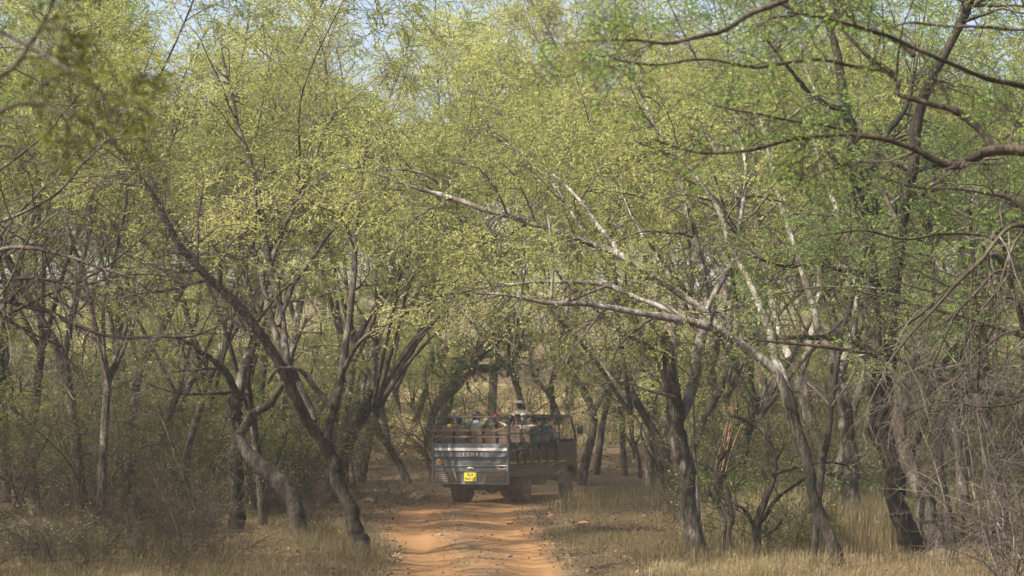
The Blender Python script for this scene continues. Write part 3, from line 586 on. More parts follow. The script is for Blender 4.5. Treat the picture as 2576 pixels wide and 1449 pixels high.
# leafy right canopy, middle distance
hero('green_canopy_tree', 'tree leaning in from the right edge with long twiggy horizontal branches of fresh green leaves', 'tree', [
    [(2730, 1560, 24, 60), (2700, 1300, 24, 56), (2660, 1100, 24, 52), (2640, 1000, 24, 46)],
    ds([(2660, 1010, 20), (2540, 992, 17), (2440, 975, 16), (2340, 940, 15), (2260, 905, 13), (2160, 885, 12), (2060, 870, 9), (1960, 862, 7), (1880, 850, 4)], 24, 23.5),
    ds([(2660, 1040, 20), (2600, 900, 17), (2560, 760, 16), (2510, 650, 15), (2440, 680, 12), (2370, 740, 10), (2300, 800, 8), (2230, 840, 5)], 24, 22.5),
    ds([(2600, 720, 13), (2500, 600, 11), (2380, 585, 9), (2280, 600, 8), (2170, 580, 7), (2060, 590, 5)], 24, 23),
    ds([(2640, 620, 13), (2560, 520, 12), (2440, 480, 9), (2300, 470, 8), (2180, 440, 5)], 24, 24),
    ds([(2660, 880, 15), (2560, 840, 12), (2440, 800, 9), (2320, 770, 8), (2200, 740, 7), (2080, 720, 5), (1960, 740, 4)], 24, 25)],
    [None, 0.15, 0.25, 0.2, 0.2, 0.2], TWIG_DARK, BARK_DARK, LEAF_GRN, dict(NEARG, n1=3.8, l1=1.3, m2=6, l2=0.6, m3=5, l3=0.28, q=5, size=0.024), tw=TWIG_DARK, kink=2.2)
# left bare tree reaching in
BARE = dict(n1=2.6, l1=1.5, m2=5, l2=0.8, m3=4, l3=0.4, q=0, up=0.05, droop=-0.05, minr=0.003)
hero('bare_branched_tree', 'leafless tree at the left edge spreading thin grey branches across the lower left', 'tree', [
    [(-230, 1590, 25, 60), (-215, 1300, 25, 56), (-190, 1050, 25, 50), (-150, 850, 25, 44)],
    ds([(-150, 850, 18), (-60, 775, 16), (20, 762, 13), (110, 780, 12), (200, 825, 11), (300, 852, 10), (400, 850, 8), (500, 845, 7), (600, 790, 4)], 25, 25.5),
    ds([(-170, 900, 17), (-80, 700, 15), (0, 628, 13), (80, 622, 11), (150, 640, 10), (240, 672, 8), (330, 700, 6), (400, 760, 4)], 25, 24.5),
    ds([(20, 790, 9), (130, 740, 8), (250, 680, 7), (350, 610, 5), (420, 540, 4)], 25, 25.5),
    ds([(-120, 620, 13), (0, 560, 11), (90, 520, 9), (170, 460, 7), (260, 360, 5), (330, 330, 3)], 25, 24.5),
    ds([(-80, 700, 11), (40, 540, 8), (150, 440, 6), (210, 330, 4)], 25, 27),
    ds([(-100, 720, 11), (60, 700, 9), (200, 715, 7), (340, 690, 5), (460, 700, 3)], 25, 26),
    ds([(-100, 480, 9), (10, 420, 8), (120, 330, 6), (200, 240, 4)], 25, 25)],
    [None, 0.15, 0.15, 0.15, 0.15, 0.15, 0.15, 0.2], TWIG, BARK_MID, LEAF_YEL, dict(BARE, n1=6.0, minr=0.0036), tw=TWIG, kink=2.0)
hero('drooping_bare_tree', 'bare tree at the right edge trailing curtains of thin brown twigs over the trunks', 'tree', [
    [(2860, 1700, 21, 60), (2830, 1200, 21, 56), (2780, 900, 21, 50), (2700, 700, 21, 44)],
    ds([(2700, 700, 18), (2600, 580, 15), (2540, 570, 13), (2470, 650, 11), (2400, 720, 10), (2330, 800, 8), (2260, 880, 6), (2200, 960, 4)], 21, 20),
    ds([(2740, 800, 14), (2620, 700, 11), (2520, 690, 9), (2430, 760, 8), (2370, 860, 6), (2340, 960, 4)], 21, 21.5),
    ds([(2780, 900, 14), (2660, 860, 11), (2560, 830, 9), (2470, 880, 7), (2400, 960, 5)], 21, 22),
    ds([(2740, 780, 11), (2600, 980, 8), (2500, 1020, 6), (2380, 1010, 5), (2260, 1050, 4)], 21, 21)],
    [None, 0.2, 0.2, 0.15, 0.2], TWIG_DARK, BARK_DARK, LEAF_YEL, dict(n1=3.6, l1=1.5, m2=4, l2=0.75, m3=4, l3=0.35, q=0, up=-0.35, droop=0.7, minr=0.0026, flat=0.0), tw=TWIG, kink=3.0)
hero('blurred_leafy_tree', 'closest tree on the left, its out-of-focus leafy sprays hanging across the top left', 'tree', [
    [(-650, 2600, 7.5, 150), (-600, 1500, 7.5, 140), (-500, 600, 7.5, 110), (-380, 200, 7.5, 80)],
    ds([(-400, 220, 34), (-150, 240, 24), (0, 190, 16), (60, 130, 13), (110, 60, 11), (150, -30, 9)], 7.5, 7.3),
    ds([(-380, 150, 22), (-100, 60, 14), (60, 110, 10), (190, 190, 8), (300, 260, 6), (360, 300, 4)], 7.3, 6.9),
    ds([(-250, 280, 18), (-60, 300, 12), (60, 260, 9), (150, 280, 6), (230, 300, 4)], 7.5, 7.0)],
    [None, 0.35, 0.4, 0.5], BARK_MID, BARK_MID, LEAF_OLIVE, dict(n1=6, l1=0.36, m2=5, l2=0.2, m3=4, l3=0.1, q=4, size=0.026, quad=True, minr=0.0012, droop=0.3), tw=TWIG_DARK)

# ------------------------------------------------------------------ procedural trees
def arch_tree(h=11.0, nl=5, lean=(0, 0), trunk_h=2.0, cfg=None, r0=0.16, spread=0.5):
    tp = np.array([[0, 0, -0.2], [lean[0] * .2, lean[1] * .2, trunk_h * .5], [lean[0] * .55, lean[1] * .55, trunk_h]])
    L = [resample(tp, [r0 * 1.3, r0 * 1.05, r0], 28)]
    a0 = RNG.uniform(0, 6.28)
    for k in range(nl):
        az = a0 + k * 2 * math.pi / nl + RNG.normal() * 0.35
        s = spread * RNG.uniform(0.6, 1.5); hh = h * RNG.uniform(0.78, 1.05) - trunk_h
        dx, dy = math.cos(az) * s * hh * 0.75 + lean[0], math.sin(az) * s * hh * 0.75 + lean[1]
        t = tp[-1] + np.array([0, 0, -RNG.uniform(0, 0.7)])
        j = lambda q: RNG.normal(size=3) * 0.25 * q
        pts = [t, t + np.array([dx * .22, dy * .22, hh * .25]) + j(.6), t + np.array([dx * .48, dy * .48, hh * .52]) + j(1), t + np.array([dx * .75, dy * .75, hh * .78]) + j(1.3), t + np.array([dx, dy, hh])]
        L.append(resample(pts, [r0 * .62, r0 * .5, r0 * .36, r0 * .22, r0 * .08], 28))
    return L
ARCH = []
def build_arch(h, nl, lean, th, leaf, lb, tb, cfg, r0=0.16, spread=0.5, tl=0.3):
    L = arch_tree(h, nl, lean, th, cfg, r0, spread)
    cfg = dict(cfg, tlo=[None] + [tl] * nl)
    parts = []
    w = Wood(); w.add(L[0][0][None], L[0][1][None], 9, 0.06); parts.append(('trunk', w.mesh('trunk'), tb))
    for p, r in L[1:]:
        w = Wood(); w.add(p[None], r[None], 7, 0.05); parts.append(('limb', w.mesh('limb'), lb))
    W, sets = dress(L, cfg)
    parts.append(('twigs', W.mesh('twigs'), TWIG)); parts.append(('crown', leaf_mesh('crown', sets), leaf))
    for n_, me, mt in parts: me.materials.append(mt)
    ARCH.append(parts); return len(ARCH) - 1
BGC = dict(n1=2.0, l1=2.8, m2=8, l2=1.2, m3=8, l3=0.5, q=33, size=0.035, minr=0.004, zmin=3.4, up=0.15, droop=0.16, aspect=0.62, clump=0.48)
A = [build_arch(12, 4, (0.8, 0), 3.4, LEAF_YEL, BARK_MID, BARK_MID, BGC, 0.09),
     build_arch(11, 3, (-1.6, 0.4), 3.0, LEAF_MIX, BARK_MID, BARK_MID, BGC, 0.085, 0.6),
     build_arch(13, 4, (0.4, -0.8), 4.0, LEAF_YEL, BARK_PALE, BARK_MID, BGC, 0.095, 0.45),
     build_arch(10, 4, (1.9, 0.2), 2.6, LEAF_MIX, BARK_MID, BARK_DARK, dict(BGC, zmin=3.2), 0.085, 0.65),
     build_arch(12, 4, (-0.9, 0.3), 3.2, LEAF_GRN, BARK_MID, BARK_DARK, BGC, 0.095, 0.5),
     build_arch(5.2, 5, (0.3, 0), 0.6, LEAF_MIX, BARK_MID, BARK_DARK, dict(BGC, n1=3, l1=1.5, m2=5, m3=5, l2=.8, l3=.4, q=15, size=0.045, zmin=1.3), 0.05, 0.7, 0.2),
     build_arch(6.5, 4, (-0.5, 0), 1.2, LEAF_YEL, BARK_MID, BARK_DARK, dict(BGC, n1=3, l1=1.6, m2=5, m3=5, l2=.8, l3=.4, q=15, size=0.045, zmin=2.0), 0.06, 0.6, 0.2)]
def plant(k, x, y, s, rz, label, group, name='dhok_tree', cat='tree', archs=None):
    parts = (archs or ARCH)[k]
    root = empty(name, (x, y, float(H(x, y))), rz); root.scale = (s, s, s * random.uniform(0.92, 1.1)); tag(root, label, cat, group)
    for n_, me, mt in parts:
        o = bpy.data.objects.new(n_, me); COL.objects.link(o); o.parent = root
        if n_ in ('twigs', 'crown', 'foliage'): o['kind'] = 'stuff'
    return root
placed = []
def ok(x, y, dmin):
    for a_, b_ in placed:
        if (a_ - x) ** 2 + (b_ - y) ** 2 < dmin ** 2: return False
    return True
def short(s):
    return s if len(s.replace('-', ' ').split()) <= 16 else s.replace('in line with the', 'near the').replace('tall twin-trunked', 'twin-trunked')
def in_corridor(x, y):
    t, w = track_t(np.array([x]), np.array([y])); t = abs(float(t[0])); w = float(w[0])
    if y < 72 and t * w < w + 1.6: return True
    vx = CX + x / y * F if y > 5 else 0
    if 66 < y < 88 and 900 < vx < 1480: return True        # keep the gap behind the truck open
    if y <= 66 and 880 < vx < 1650: return True
    return False
MARKS = [(0, 'beside the left frame edge'), (120, 'behind the thin pale stem at far left'), (260, 'left of the hooked leafless trunk'), (400, 'behind the hooked leafless trunk'), (520, 'left of the forked tree'), (620, 'behind the forked tree'), (720, 'behind the leaning dead trunk'),
         (840, 'behind the vase-shaped tree'), (930, 'left of the pale grass field'), (1060, 'behind the creeper-clad tree'), (1180, 'above the tailgate'), (1290, 'above the standing guide'), (1400, 'above the cab roof'), (1500, 'right of the cab'),
         (1620, 'left of the broken-topped tree'), (1740, 'behind the slender sapling'), (1850, 'behind the splintered stump'), (1970, 'behind the arching tree trunk'), (2100, 'behind the grey leaning tree'), (2220, 'behind the tall twin-trunked tree'), (2330, 'right of the pale bare trunk'), (2430, 'behind the red-brown trunk'), (2560, 'beside the right frame edge')]
def where(x, y):
    vx = CX + x / y * F
    return min(MARKS, key=lambda q: abs(q[0] - vx))[1]
LOOK = ['yellow-green', 'olive-green', 'tall pale', 'low-forked olive', 'fresh green', 'small bushy', 'slim bushy']
def scatter(n, y0, y1, dmin, kinds, s0, s1, label, group, xpad=1.12, tries=4000, xr=None):
    c0 = 0
    for _ in range(tries):
        if c0 >= n: break
        y = random.uniform(y0, y1); hw = (1288 / F * y) * xpad + 1.0
        x = random.uniform(-hw, hw) if xr is None else random.uniform(*xr)
        if in_corridor(x, y) or not ok(x, y, dmin): continue
        placed.append((x, y)); c0 += 1
        k_ = random.choice(kinds)
        plant(k_, x, y, random.uniform(s0, s1), random.uniform(0, 6.28), LOOK[k_] + ' ' + label + ' ' + where(x, y), group)
scatter(10, 39, 48, 2.6, [0, 1, 2, 3, 4], 0.85, 1.05, 'tree close behind the front trunks,', 'trees just beyond the nearest trunks')
scatter(16, 48, 60, 2.8, [0, 1, 2, 2, 3, 4], 1.0, 1.28, 'tree level with the truck,', 'trees in the middle belt beside the truck')
scatter(18, 61, 82, 3.2, [0, 1, 2, 0, 2], 1.1, 1.45, 'tree a little beyond the truck,', 'trees in the forest beyond the truck')
scatter(22, 84, 125, 4.5, [0, 1, 2, 3], 1.1, 1.5, 'distant tree up the slope,', 'distant trees on the slope')
scatter(16, 125, 190, 7, [0, 1, 2, 3], 1.3, 1.7, 'farthest tree near the skyline,', 'farthest trees near the skyline', xpad=1.05)
scatter(8, 47, 62, 1.6, [5, 6], 0.8, 1.1, 'young tree under taller crowns,', 'young bushy trees beneath the canopy')
scatter(34, 63, 100, 2.0, [5, 6, 6], 0.9, 1.35, 'young tree on the slope,', 'young bushy trees on the slope')
for vx, d, k, s, rz, lab in [(985, 80, 1, 1.2, 0.5, 'olive tree behind the pale grass field, its crown hanging over the gap'), (1235, 90, 2, 1.8, 2.0, 'tall tree directly above the tailgate in the distance'), (1330, 84, 3, 1.45, 4.0, 'low-forked tree behind the standing guide'),
    (1430, 92, 0, 1.85, 1.0, 'tall yellow-green tree rising behind the cab roof'), (1120, 96, 0, 1.9, 3.0, 'tall yellow-green tree in the gap left of the tailgate'), (1500, 76, 1, 1.3, 2.4, 'olive tree right of the cab, leaning over it'),
    (840, 56, 3, 1.15, 0.2, 'low-forked tree leaning over the track from the left, behind the vase-shaped tree'), (1715, 49, 3, 1.2, 3.0, 'low-forked tree leaning over the truck from the right'), (905, 70, 1, 1.4, 3.3, 'olive tree leaning right over the bowed dark trunk'),
    (640, 68, 2, 1.45, 0.6, 'tall pale tree topping the canopy above the forked tree'), (300, 64, 0, 1.4, 1.9, 'tall yellow-green tree topping the canopy above the short dark trunk'), (1640, 66, 2, 1.45, 4.4, 'tall pale tree topping the canopy left of the broken-topped tree')]:
    plant(k, (vx - CX) / F * d, d, s, rz, lab, 'trees closing the canopy over the track')
# unseen trees added beside the frame to throw shade into it
for x, y in [(-9.5, 28), (-13, 33), (-15, 41), (-11, 20), (-8, 14), (-17, 50), (-13, 26), (-18, 36), (-7.5, 21), (-9, 9), (-14, 15), (-19, 29), (14.5, 38), (12, 27)]:
    plant(random.choice([0, 1, 2]), x + random.uniform(-.5, .5), y, random.uniform(0.8, 1.0), random.uniform(0, 6.28), 'unseen tree added just outside the frame for its shade', 'unseen shade trees flanking the frame')

# ------------------------------------------------------------------ shrubs
def shrub_arch(h, nst, q, leaf, tw, size=0.04, m=(9, 4, 3), spread=0.9, droop=0.15, r0=0.014):
    st = np.zeros((nst, 8, 3)); az = RNG.uniform(0, 6.28, nst); d = nrm(np.stack([np.cos(az) * spread, np.sin(az) * spread, np.ones(nst)], -1))
    L = h * RNG.uniform(0.7, 1.4, nst); st[:, 0] = np.stack([RNG.normal(size=nst) * .15, RNG.normal(size=nst) * .15, np.full(nst, -0.05)], -1)
    for s_ in range(1, 8):
        d = nrm(d + RNG.normal(size=d.shape) * 0.13 + np.array([0, 0, -droop]) * s_ / 5); st[:, s_] = st[:, s_ - 1] + d * (L / 7)[:, None]
    R_ = r0 * RNG.uniform(0.6, 1.3, nst)[:, None] * np.linspace(1, 0.35, 8)[None]
    W = Wood(); W.add(st, R_, 5)
    a, ra = children(st, R_, m[0], 0.1, h * 0.45, 0.9, 0.1, 6, 0.2, droop, 0.6); W.add(a, ra, 4)
    b_, rb = children(a, ra, m[1], 0.1, h * 0.22, 0.9, 0.05, 4, 0.25, 0.05, 0.6); W.add(b_, rb, 3)
    c_, rc = children(b_, rb, m[2], 0.1, h * 0.1, 0.9, 0, 3, 0.2, 0.0, 0.7); W.add(c_, rc, 3)
    parts = [('stems', W.mesh('stems'), tw)]
    if q: parts.append(('foliage', leaf_mesh('foliage', [leaves(c_, q, size), leaves(b_, q, size)]), leaf))
    for n_, me, mt in parts: me.materials.append(mt)
    return parts
SH = [shrub_arch(1.7, 9, 0, None, TWIG_DARK, m=(8, 3, 3)), shrub_arch(1.3, 10, 0, None, TWIG_DARK, m=(8, 3, 3)), shrub_arch(2.2, 8, 1, LEAF_MIX, TWIG_DARK, 0.03),
      shrub_arch(1.6, 9, 2, LEAF_GRN, TWIG_DARK, 0.045), shrub_arch(3.0, 8, 0, None, TWIG, m=(8, 3, 3), spread=0.5), shrub_arch(1.0, 10, 1, LEAF_MIX, TWIG, 0.03),
      shrub_arch(3.4, 7, 2, LEAF_OLIVE, TWIG_DARK, 0.045, spread=0.45, m=(10, 4, 3), r0=0.018), shrub_arch(2.8, 8, 3, LEAF_OLIVE, TWIG, 0.045, spread=0.6, m=(9, 4, 3))]
sh_pl = []
def shrubs(n, y0, y1, kinds, s0, s1, label, group, xr=None, dmin=0.8, name='thorn_shrub', cat='shrub'):
    c0 = 0
    for _ in range(6000):
        if c0 >= n: break
        y = random.uniform(y0, y1); hw = 1288 / F * y * 1.05
        x = random.uniform(-hw, hw) if xr is None else random.uniform(xr[0] * y / 35, xr[1] * y / 35)
        t, w = track_t(np.array([x]), np.array([y])); off = (abs(float(t[0])) - 1) * float(w[0])
        if off < 1.0 and y < 80: continue
        if x > 0 and off < 2.6 and y < 60: continue
        vx = CX + x / y * F
        if 1040 < vx < 1480 and y < 64 or (66 < y < 110 and 960 < vx < 1440 and random.random() < 0.75): continue
        if 1480 < vx < 1640 and y < 60: continue
        if y < 37.5 and (830 < vx < 985 or 1690 < vx < 1800): continue
        if y < 43 and 590 < vx < 790: continue
        if y < 36 and x > 0 and 2100 < vx < 2420 and random.random() < .7: continue
        if any((x - p) ** 2 + (y - q_) ** 2 < dmin ** 2 for p, q_ in sh_pl): continue
        sh_pl.append((x, y)); c0 += 1
        plant(random.choice(kinds), x, y, random.uniform(s0, s1), random.uniform(0, 6.28), short(label + ' ' + where(x, y).replace('behind', 'in line with').replace('above', 'in line with')), group, name, cat, SH)
shrubs(21, 31, 46, [0, 0, 1, 1, 2, 5], 0.7, 1.15, 'tangled leafless shrub,', 'thorn shrubs left of the track', xr=(-10.5, -3.2))
shrubs(14, 46, 60, [0, 1, 2, 3], 0.8, 1.2, 'bare brown shrub left of the truck,', 'brown shrubs left of the truck', xr=(-9.5, -3.0))
shrubs(26, 31, 42, [0, 1, 3, 5, 5], 0.6, 1.0, 'straggly shrub in straw,', 'shrubs in the straw grass on the right', xr=(3.6, 10.5))
shrubs(26, 44, 62, [0, 1, 1, 3], 0.8, 1.25, 'bare shrub right,', 'twiggy shrubs right of the truck', xr=(2.6, 10))
shrubs(46, 64, 100, [0, 1, 2, 1], 1.0, 1.5, 'hazy brown slope shrub,', 'shrubs on the slope beyond the truck', dmin=1.5)
shrubs(26, 46, 66, [6, 6, 7], 0.8, 1.25, 'twiggy thicket left of truck,', 'tall thicket shrubs left', xr=(-9.5, -3.6), dmin=1.2, name='thicket_shrub')
shrubs(24, 43, 66, [6, 6, 7], 0.8, 1.25, 'twiggy thicket right of truck,', 'tall thicket shrubs right', xr=(3.2, 10), dmin=1.2, name='thicket_shrub')
shrubs(44, 66, 96, [6, 7], 1.1, 1.7, 'tall hazy slope thicket,', 'tall thicket shrubs on the slope', dmin=1.8, name='thicket_shrub')
shrubs(9, 27.5, 32, [0, 1, 0], 0.45, 0.8, 'low bare shrub by bottom edge,', 'low bare shrubs along the bottom left', xr=(-10.5, -3.4), dmin=0.7)
# dense brown bush, right foreground: drooping twigs
for x, y, s, rz, k, lab in [(5.9, 23.5, 0.95, 0.4, 4, 'tall bare brown bush filling the lower right corner'), (6.9, 25.5, 1.15, 2.0, 4, 'bare bush pressed against the right frame edge'), (7.0, 28.5, 1.2, 5.0, 4, 'tangled bare bush behind the corner bush at the right edge')]:
    plant(k, x, y, s, rz, lab, None, 'bare_bush', 'bush', SH)

# ------------------------------------------------------------------ grass, litter, stones
def blades(n, xy, hmin, hmax, width, name, mat, label, lean=0.5, tall=None, segs=3):
    M = len(xy); x, y = xy[:, 0], xy[:, 1]; z = H(x, y) - 0.02
    hgt = RNG.uniform(hmin, hmax, M); az = RNG.uniform(0, 6.28, M); ln = np.abs(RNG.normal(size=M)) * lean
    if tall is not None: hgt *= tall
    ln = ln * (0.5 + 1.1 * (vnoise(x, y, 0.9, 4.0) > 0)); hgt = hgt * np.clip(0.75 + 0.6 * vnoise(x, y, 1.5, 8.0), 0.25, 1.5)
    d = np.stack([np.cos(az), np.sin(az), np.zeros(M)], -1)
    sd = np.stack([-np.sin(az + RNG.normal(size=M) * .6), np.cos(az), np.zeros(M)], -1); sd = nrm(sd)
    p0 = np.stack([x, y, z], -1)
    p1 = p0 + (d * (ln * 0.35)[:, None] + np.array([0, 0, 1])) * (hgt * 0.55)[:, None]
    p2 = p0 + (d * (ln * 0.95)[:, None] + np.array([0, 0, 1.0])) * (hgt * (1 - 0.25 * np.clip(ln, 0, 1.5)))[:, None]
    w = (width * RNG.uniform(.6, 1.4, M))[:, None]
    V = np.stack([p0 - sd * w * .5, p0 + sd * w * .5, p1 + sd * w * .4, p1 - sd * w * .4, p2], 1).reshape(-1, 3)
    b0 = np.arange(M) * 5
    Tr = np.stack([b0, b0 + 1, b0 + 2], -1); Qd = np.stack([b0 + 3, b0 + 2, b0 + 4], -1)
    tone = np.clip(0.45 + 0.22 * vnoise(x, y, 1.8) + RNG.normal(size=M) * 0.2, 0, 1)
    o = link(name, np_mesh(name, V, [Qd, Tr], smooth=False, tone=np.concatenate([tone, tone])), mat)
    tag(o, label, 'grass', kind='stuff'); return o
def sample_area(n, y0, y1, xa, xb, off0=0.05, thresh=None, pw=1.0, clump=1.2, seed=0):
    y = y0 + (y1 - y0) * RNG.random(n * 3) ** pw
    x = xa * y / 35 + (xb - xa) * y / 35 * RNG.random(n * 3)
    t, w = track_t(x, y); off = (np.abs(t) - 1) * w
    k = off > off0 + 0.35 * vnoise(x, y, 0.8)
    if thresh is not None: k &= vnoise(x, y, clump, seed) > thresh
    return np.stack([x[k], y[k]], -1)[:n]
# clumpy: scatter blades around tuft centres
def tufts(cent, per, rad):
    c_ = np.repeat(cent, per, axis=0); return c_ + RNG.normal(size=c_.shape) * rad
blades(0, tufts(sample_area(4600, 26, 48, -10.5, -1.8, 0.0, -0.35, 1, 1.3, 2.0), 12, 0.13), 0.06, 0.36, 0.006, 'dry_grass_left', STRAW_OL, 'dry olive-brown grass covering the ground left of the track', lean=1.0)
blades(0, tufts(sample_area(5600, 26, 50, 0.6, 5.0, 0.10, -0.5, 1, 0.8, 5.0), 11, 0.13), 0.05, 0.30, 0.006, 'dry_grass_bank', STRAW_OL, 'short dry grass on the bank between the track and the broken-topped tree', lean=1.1)
blades(0, tufts(sample_area(2600, 33.5, 42, 3.2, 10.8, 0.5, -0.5, 1, 1.1, 9.0), 13, 0.14), 0.35, 1.15, 0.008, 'straw_grass_right', STRAW, 'tall pale straw grass standing behind the trunks on the right', lean=0.5)
blades(0, tufts(sample_area(2300, 26, 33.5, 2.4, 10.8, 0.4, -0.45, 1, 1.1, 9.0), 11, 0.15), 0.10, 0.55, 0.006, 'straw_grass_front', STRAW, 'shorter straw grass and bare earth at the feet of the right-hand trunks', lean=0.9)
blades(0, tufts(sample_area(2000, 26, 40, -10.5, -1.6, 0.0, -0.3, 1, 0.9, 3.0), 12, 0.15), 0.12, 0.55, 0.006, 'straw_grass_left', STRAW_OL, 'taller pale grass along the bottom left edge', lean=1.1)
blades(0, tufts(sample_area(3500, 48, 75, -9, 9, 0.2), 8, 0.15), 0.12, 0.42, 0.014, 'dry_grass_far', STRAW_OL, 'dry grass around the truck and beneath the farther trees')
blades(0, tufts(sample_area(1300, 50, 63, 0.9, 4.2, 0.3, None), 10, 0.14), 0.2, 0.7, 0.010, 'bank_grass_by_cab', STRAW_OL, 'taller dry grass on the bank hiding the foot of the truck cab', lean=0.7)
cc_ = np.stack([RNG.uniform(-8, 6, 7000), RNG.uniform(84, 106, 7000)], -1)
blades(0, tufts(cc_, 5, 0.3), 0.35, 0.8, 0.035, 'pale_grass_field', STRAW_PALE, 'pale field of tall dry grass behind the truck', lean=0.3)
def litter(n, y0, y1, xa, xb, size, name, label, off0=-0.25):
    xy = sample_area(n, y0, y1, xa, xb, off0); x, y = xy[:, 0], xy[:, 1]; M = len(x)
    p = np.stack([x, y, H(x, y) + 0.015 + RNG.random(M) * 0.02], -1)
    az = RNG.uniform(0, 6.28, M); D = np.stack([np.cos(az), np.sin(az), RNG.normal(size=M) * .35], -1); Sd = np.stack([-np.sin(az), np.cos(az), RNG.normal(size=M) * .35], -1)
    L = (size * RNG.uniform(.5, 1.4, M))[:, None]
    V = np.stack([p, p + D * L * .5 + Sd * L * .3, p + D * L, p + D * L * .5 - Sd * L * .3], 1).reshape(-1, 3)
    o = link(name, np_mesh(name, V, [np.arange(M * 4).reshape(M, 4)], smooth=False, tone=RNG.random(M)), LITTER)
    tag(o, label, 'leaves', kind='stuff')
litter(26000, 29, 62, -10.5, 10.5, 0.07, 'leaf_litter', 'fallen brown leaves scattered under the trees')
litter(22000, 60, 112, -9.5, 9.5, 0.14, 'slope_leaf_litter', 'fallen leaves covering the slope behind the truck')

# gravel, clods and fallen leaves lying on the track
M = 1500; ty = RNG.uniform(26, 62, M); tt_ = np.where(RNG.random(M) < 0.45, RNG.normal(size=M) * 0.16, np.sign(RNG.normal(size=M)) * RNG.uniform(0.75, 1.2, M))
tx = np.interp(ty, TY, (TL + TR) / 2) + tt_ * np.interp(ty, TY, (TR - TL) / 2)
octv = np.array([[1, 0, 0], [-1, 0, 0], [0, 1, 0], [0, -1, 0], [0, 0, 1], [0, 0, -1]], float); octf = np.array([[0, 2, 4], [2, 1, 4], [1, 3, 4], [3, 0, 4], [2, 0, 5], [1, 2, 5], [3, 1, 5], [0, 3, 5]])
sz = (0.006 + 0.026 * RNG.random(M) ** 3)[:, None, None] * np.stack([RNG.uniform(.6, 1.5, (M, 6)), RNG.uniform(.6, 1.5, (M, 6)), RNG.uniform(.4, .8, (M, 6))], -1)
V = octv[None] * sz + np.stack([tx, ty, H(tx, ty) + 0.02], -1)[:, None, :]
o = link('gravel', np_mesh('gravel', V.reshape(-1, 3), [(octf[None] + np.arange(M)[:, None, None] * 6).reshape(-1, 3)], smooth=False), gm)
tag(o, 'small stones and clods strewn along the ridge and edges of the track', 'gravel', kind='stuff')
M = 3200; ty = RNG.uniform(26, 60, M); tt_ = np.where(RNG.random(M) < 0.5, RNG.normal(size=M) * 0.2, np.sign(RNG.normal(size=M)) * RNG.uniform(0.7, 1.2, M)); tx = np.interp(ty, TY, (TL + TR) / 2) + tt_ * np.interp(ty, TY, (TR - TL) / 2)
p = np.stack([tx, ty, H(tx, ty) + 0.045], -1); az = RNG.uniform(0, 6.28, M); D = np.stack([np.cos(az), np.sin(az), RNG.normal(size=M) * .3], -1); Sd = np.stack([-np.sin(az), np.cos(az), RNG.normal(size=M) * .3], -1); L = (0.05 * RNG.uniform(.4, 1.3, M))[:, None]
V = np.stack([p, p + D * L * .5 + Sd * L * .3, p + D * L, p + D * L * .5 - Sd * L * .3], 1).reshape(-1, 3)
tag(link('track_leaves', np_mesh('track_leaves', V, [np.arange(M * 4).reshape(M, 4)], smooth=False, tone=RNG.random(M)), LITTER), 'dry leaves fallen on the ridge and margins of the track', 'leaves', kind='stuff')

def rock_mesh(seed, sx, sy, sz):
    bm = bmesh.new(); bmesh.ops.create_icosphere(bm, subdivisions=3, radius=1)
    for v in bm.verts:
        n_ = noise.noise(v.co * 1.3 + Vector((seed, 0, 0))); n2 = noise.noise(v.co * 4 + Vector((0, seed, 0)))
        v.co *= 1 + 0.35 * n_ + 0.08 * n2
        v.co.x *= sx; v.co.y *= sy; v.co.z *= sz
    me = bpy.data.meshes.new('rock'); bm.to_mesh(me); bm.free(); return me
m, nt, b = new_mat('red_sandstone')
nt.links.new(ramp(nt, [(0.3, (0.13, 0.06, 0.04)), (0.6, (0.27, 0.135, 0.085))], noise_fac(nt, 9, 5)), b.inputs['Base Color']); b.inputs['Roughness'].default_value = 0.95; bump(nt, b, noise_fac(nt, 40, 4), .5, .02)
ROCK_R = m
m, nt, b = new_mat('grey_stone')
nt.links.new(ramp(nt, [(0.3, (0.09, 0.065, 0.05)), (0.6, (0.19, 0.14, 0.105))], noise_fac(nt, 9, 5)), b.inputs['Base Color']); b.inputs['Roughness'].default_value = 0.95; bump(nt, b, noise_fac(nt, 40, 4), .5, .02)
ROCK_G = m
for vx, vy, s, mt, lab in [
    (1406, 1268, (.22, .12, .10), ROCK_R, 'reddish slab of rock poking out of the grass bank right of the rear wheel'),
    (1388, 1302, (.11, .09, .07), ROCK_R, 'small pinkish stone below the red slab on the bank'),
    (1470, 1321, (.16, .10, .05), ROCK_R, 'flat red stone lying in the dry grass near the broken-topped tree'),
    (1108, 1349, (.09, .06, .05), ROCK_G, 'small pointed stone on the ridge between the two ruts'),
    (1146, 1351, (.12, .05, .03), ROCK_G, 'low clod just right of the pointed stone on the track'),
    (1281, 1316, (.10, .06, .04), ROCK_R, 'small stone at the right edge of the track'),
    (1175, 1268, (.12, .05, .03), ROCK_G, 'flat clod on the track behind the left rear wheel'),
    (1280, 1400, (.10, .05, .03), ROCK_G, 'dark clod on the central ridge near the bottom of the frame')]:
    d = F * CZ / (vy - HY)
    for _ in range(3):
        x = (vx - CX) / F * d; d = F * (CZ - float(H(x, d))) / (vy - HY)
    o = link('rock', rock_mesh(vx, *s), mt); o.location = (x, d, float(H(x, d)) + s[2] * 0.35); o.rotation_euler = (0, 0, vx); tag(o, lab, 'rock')
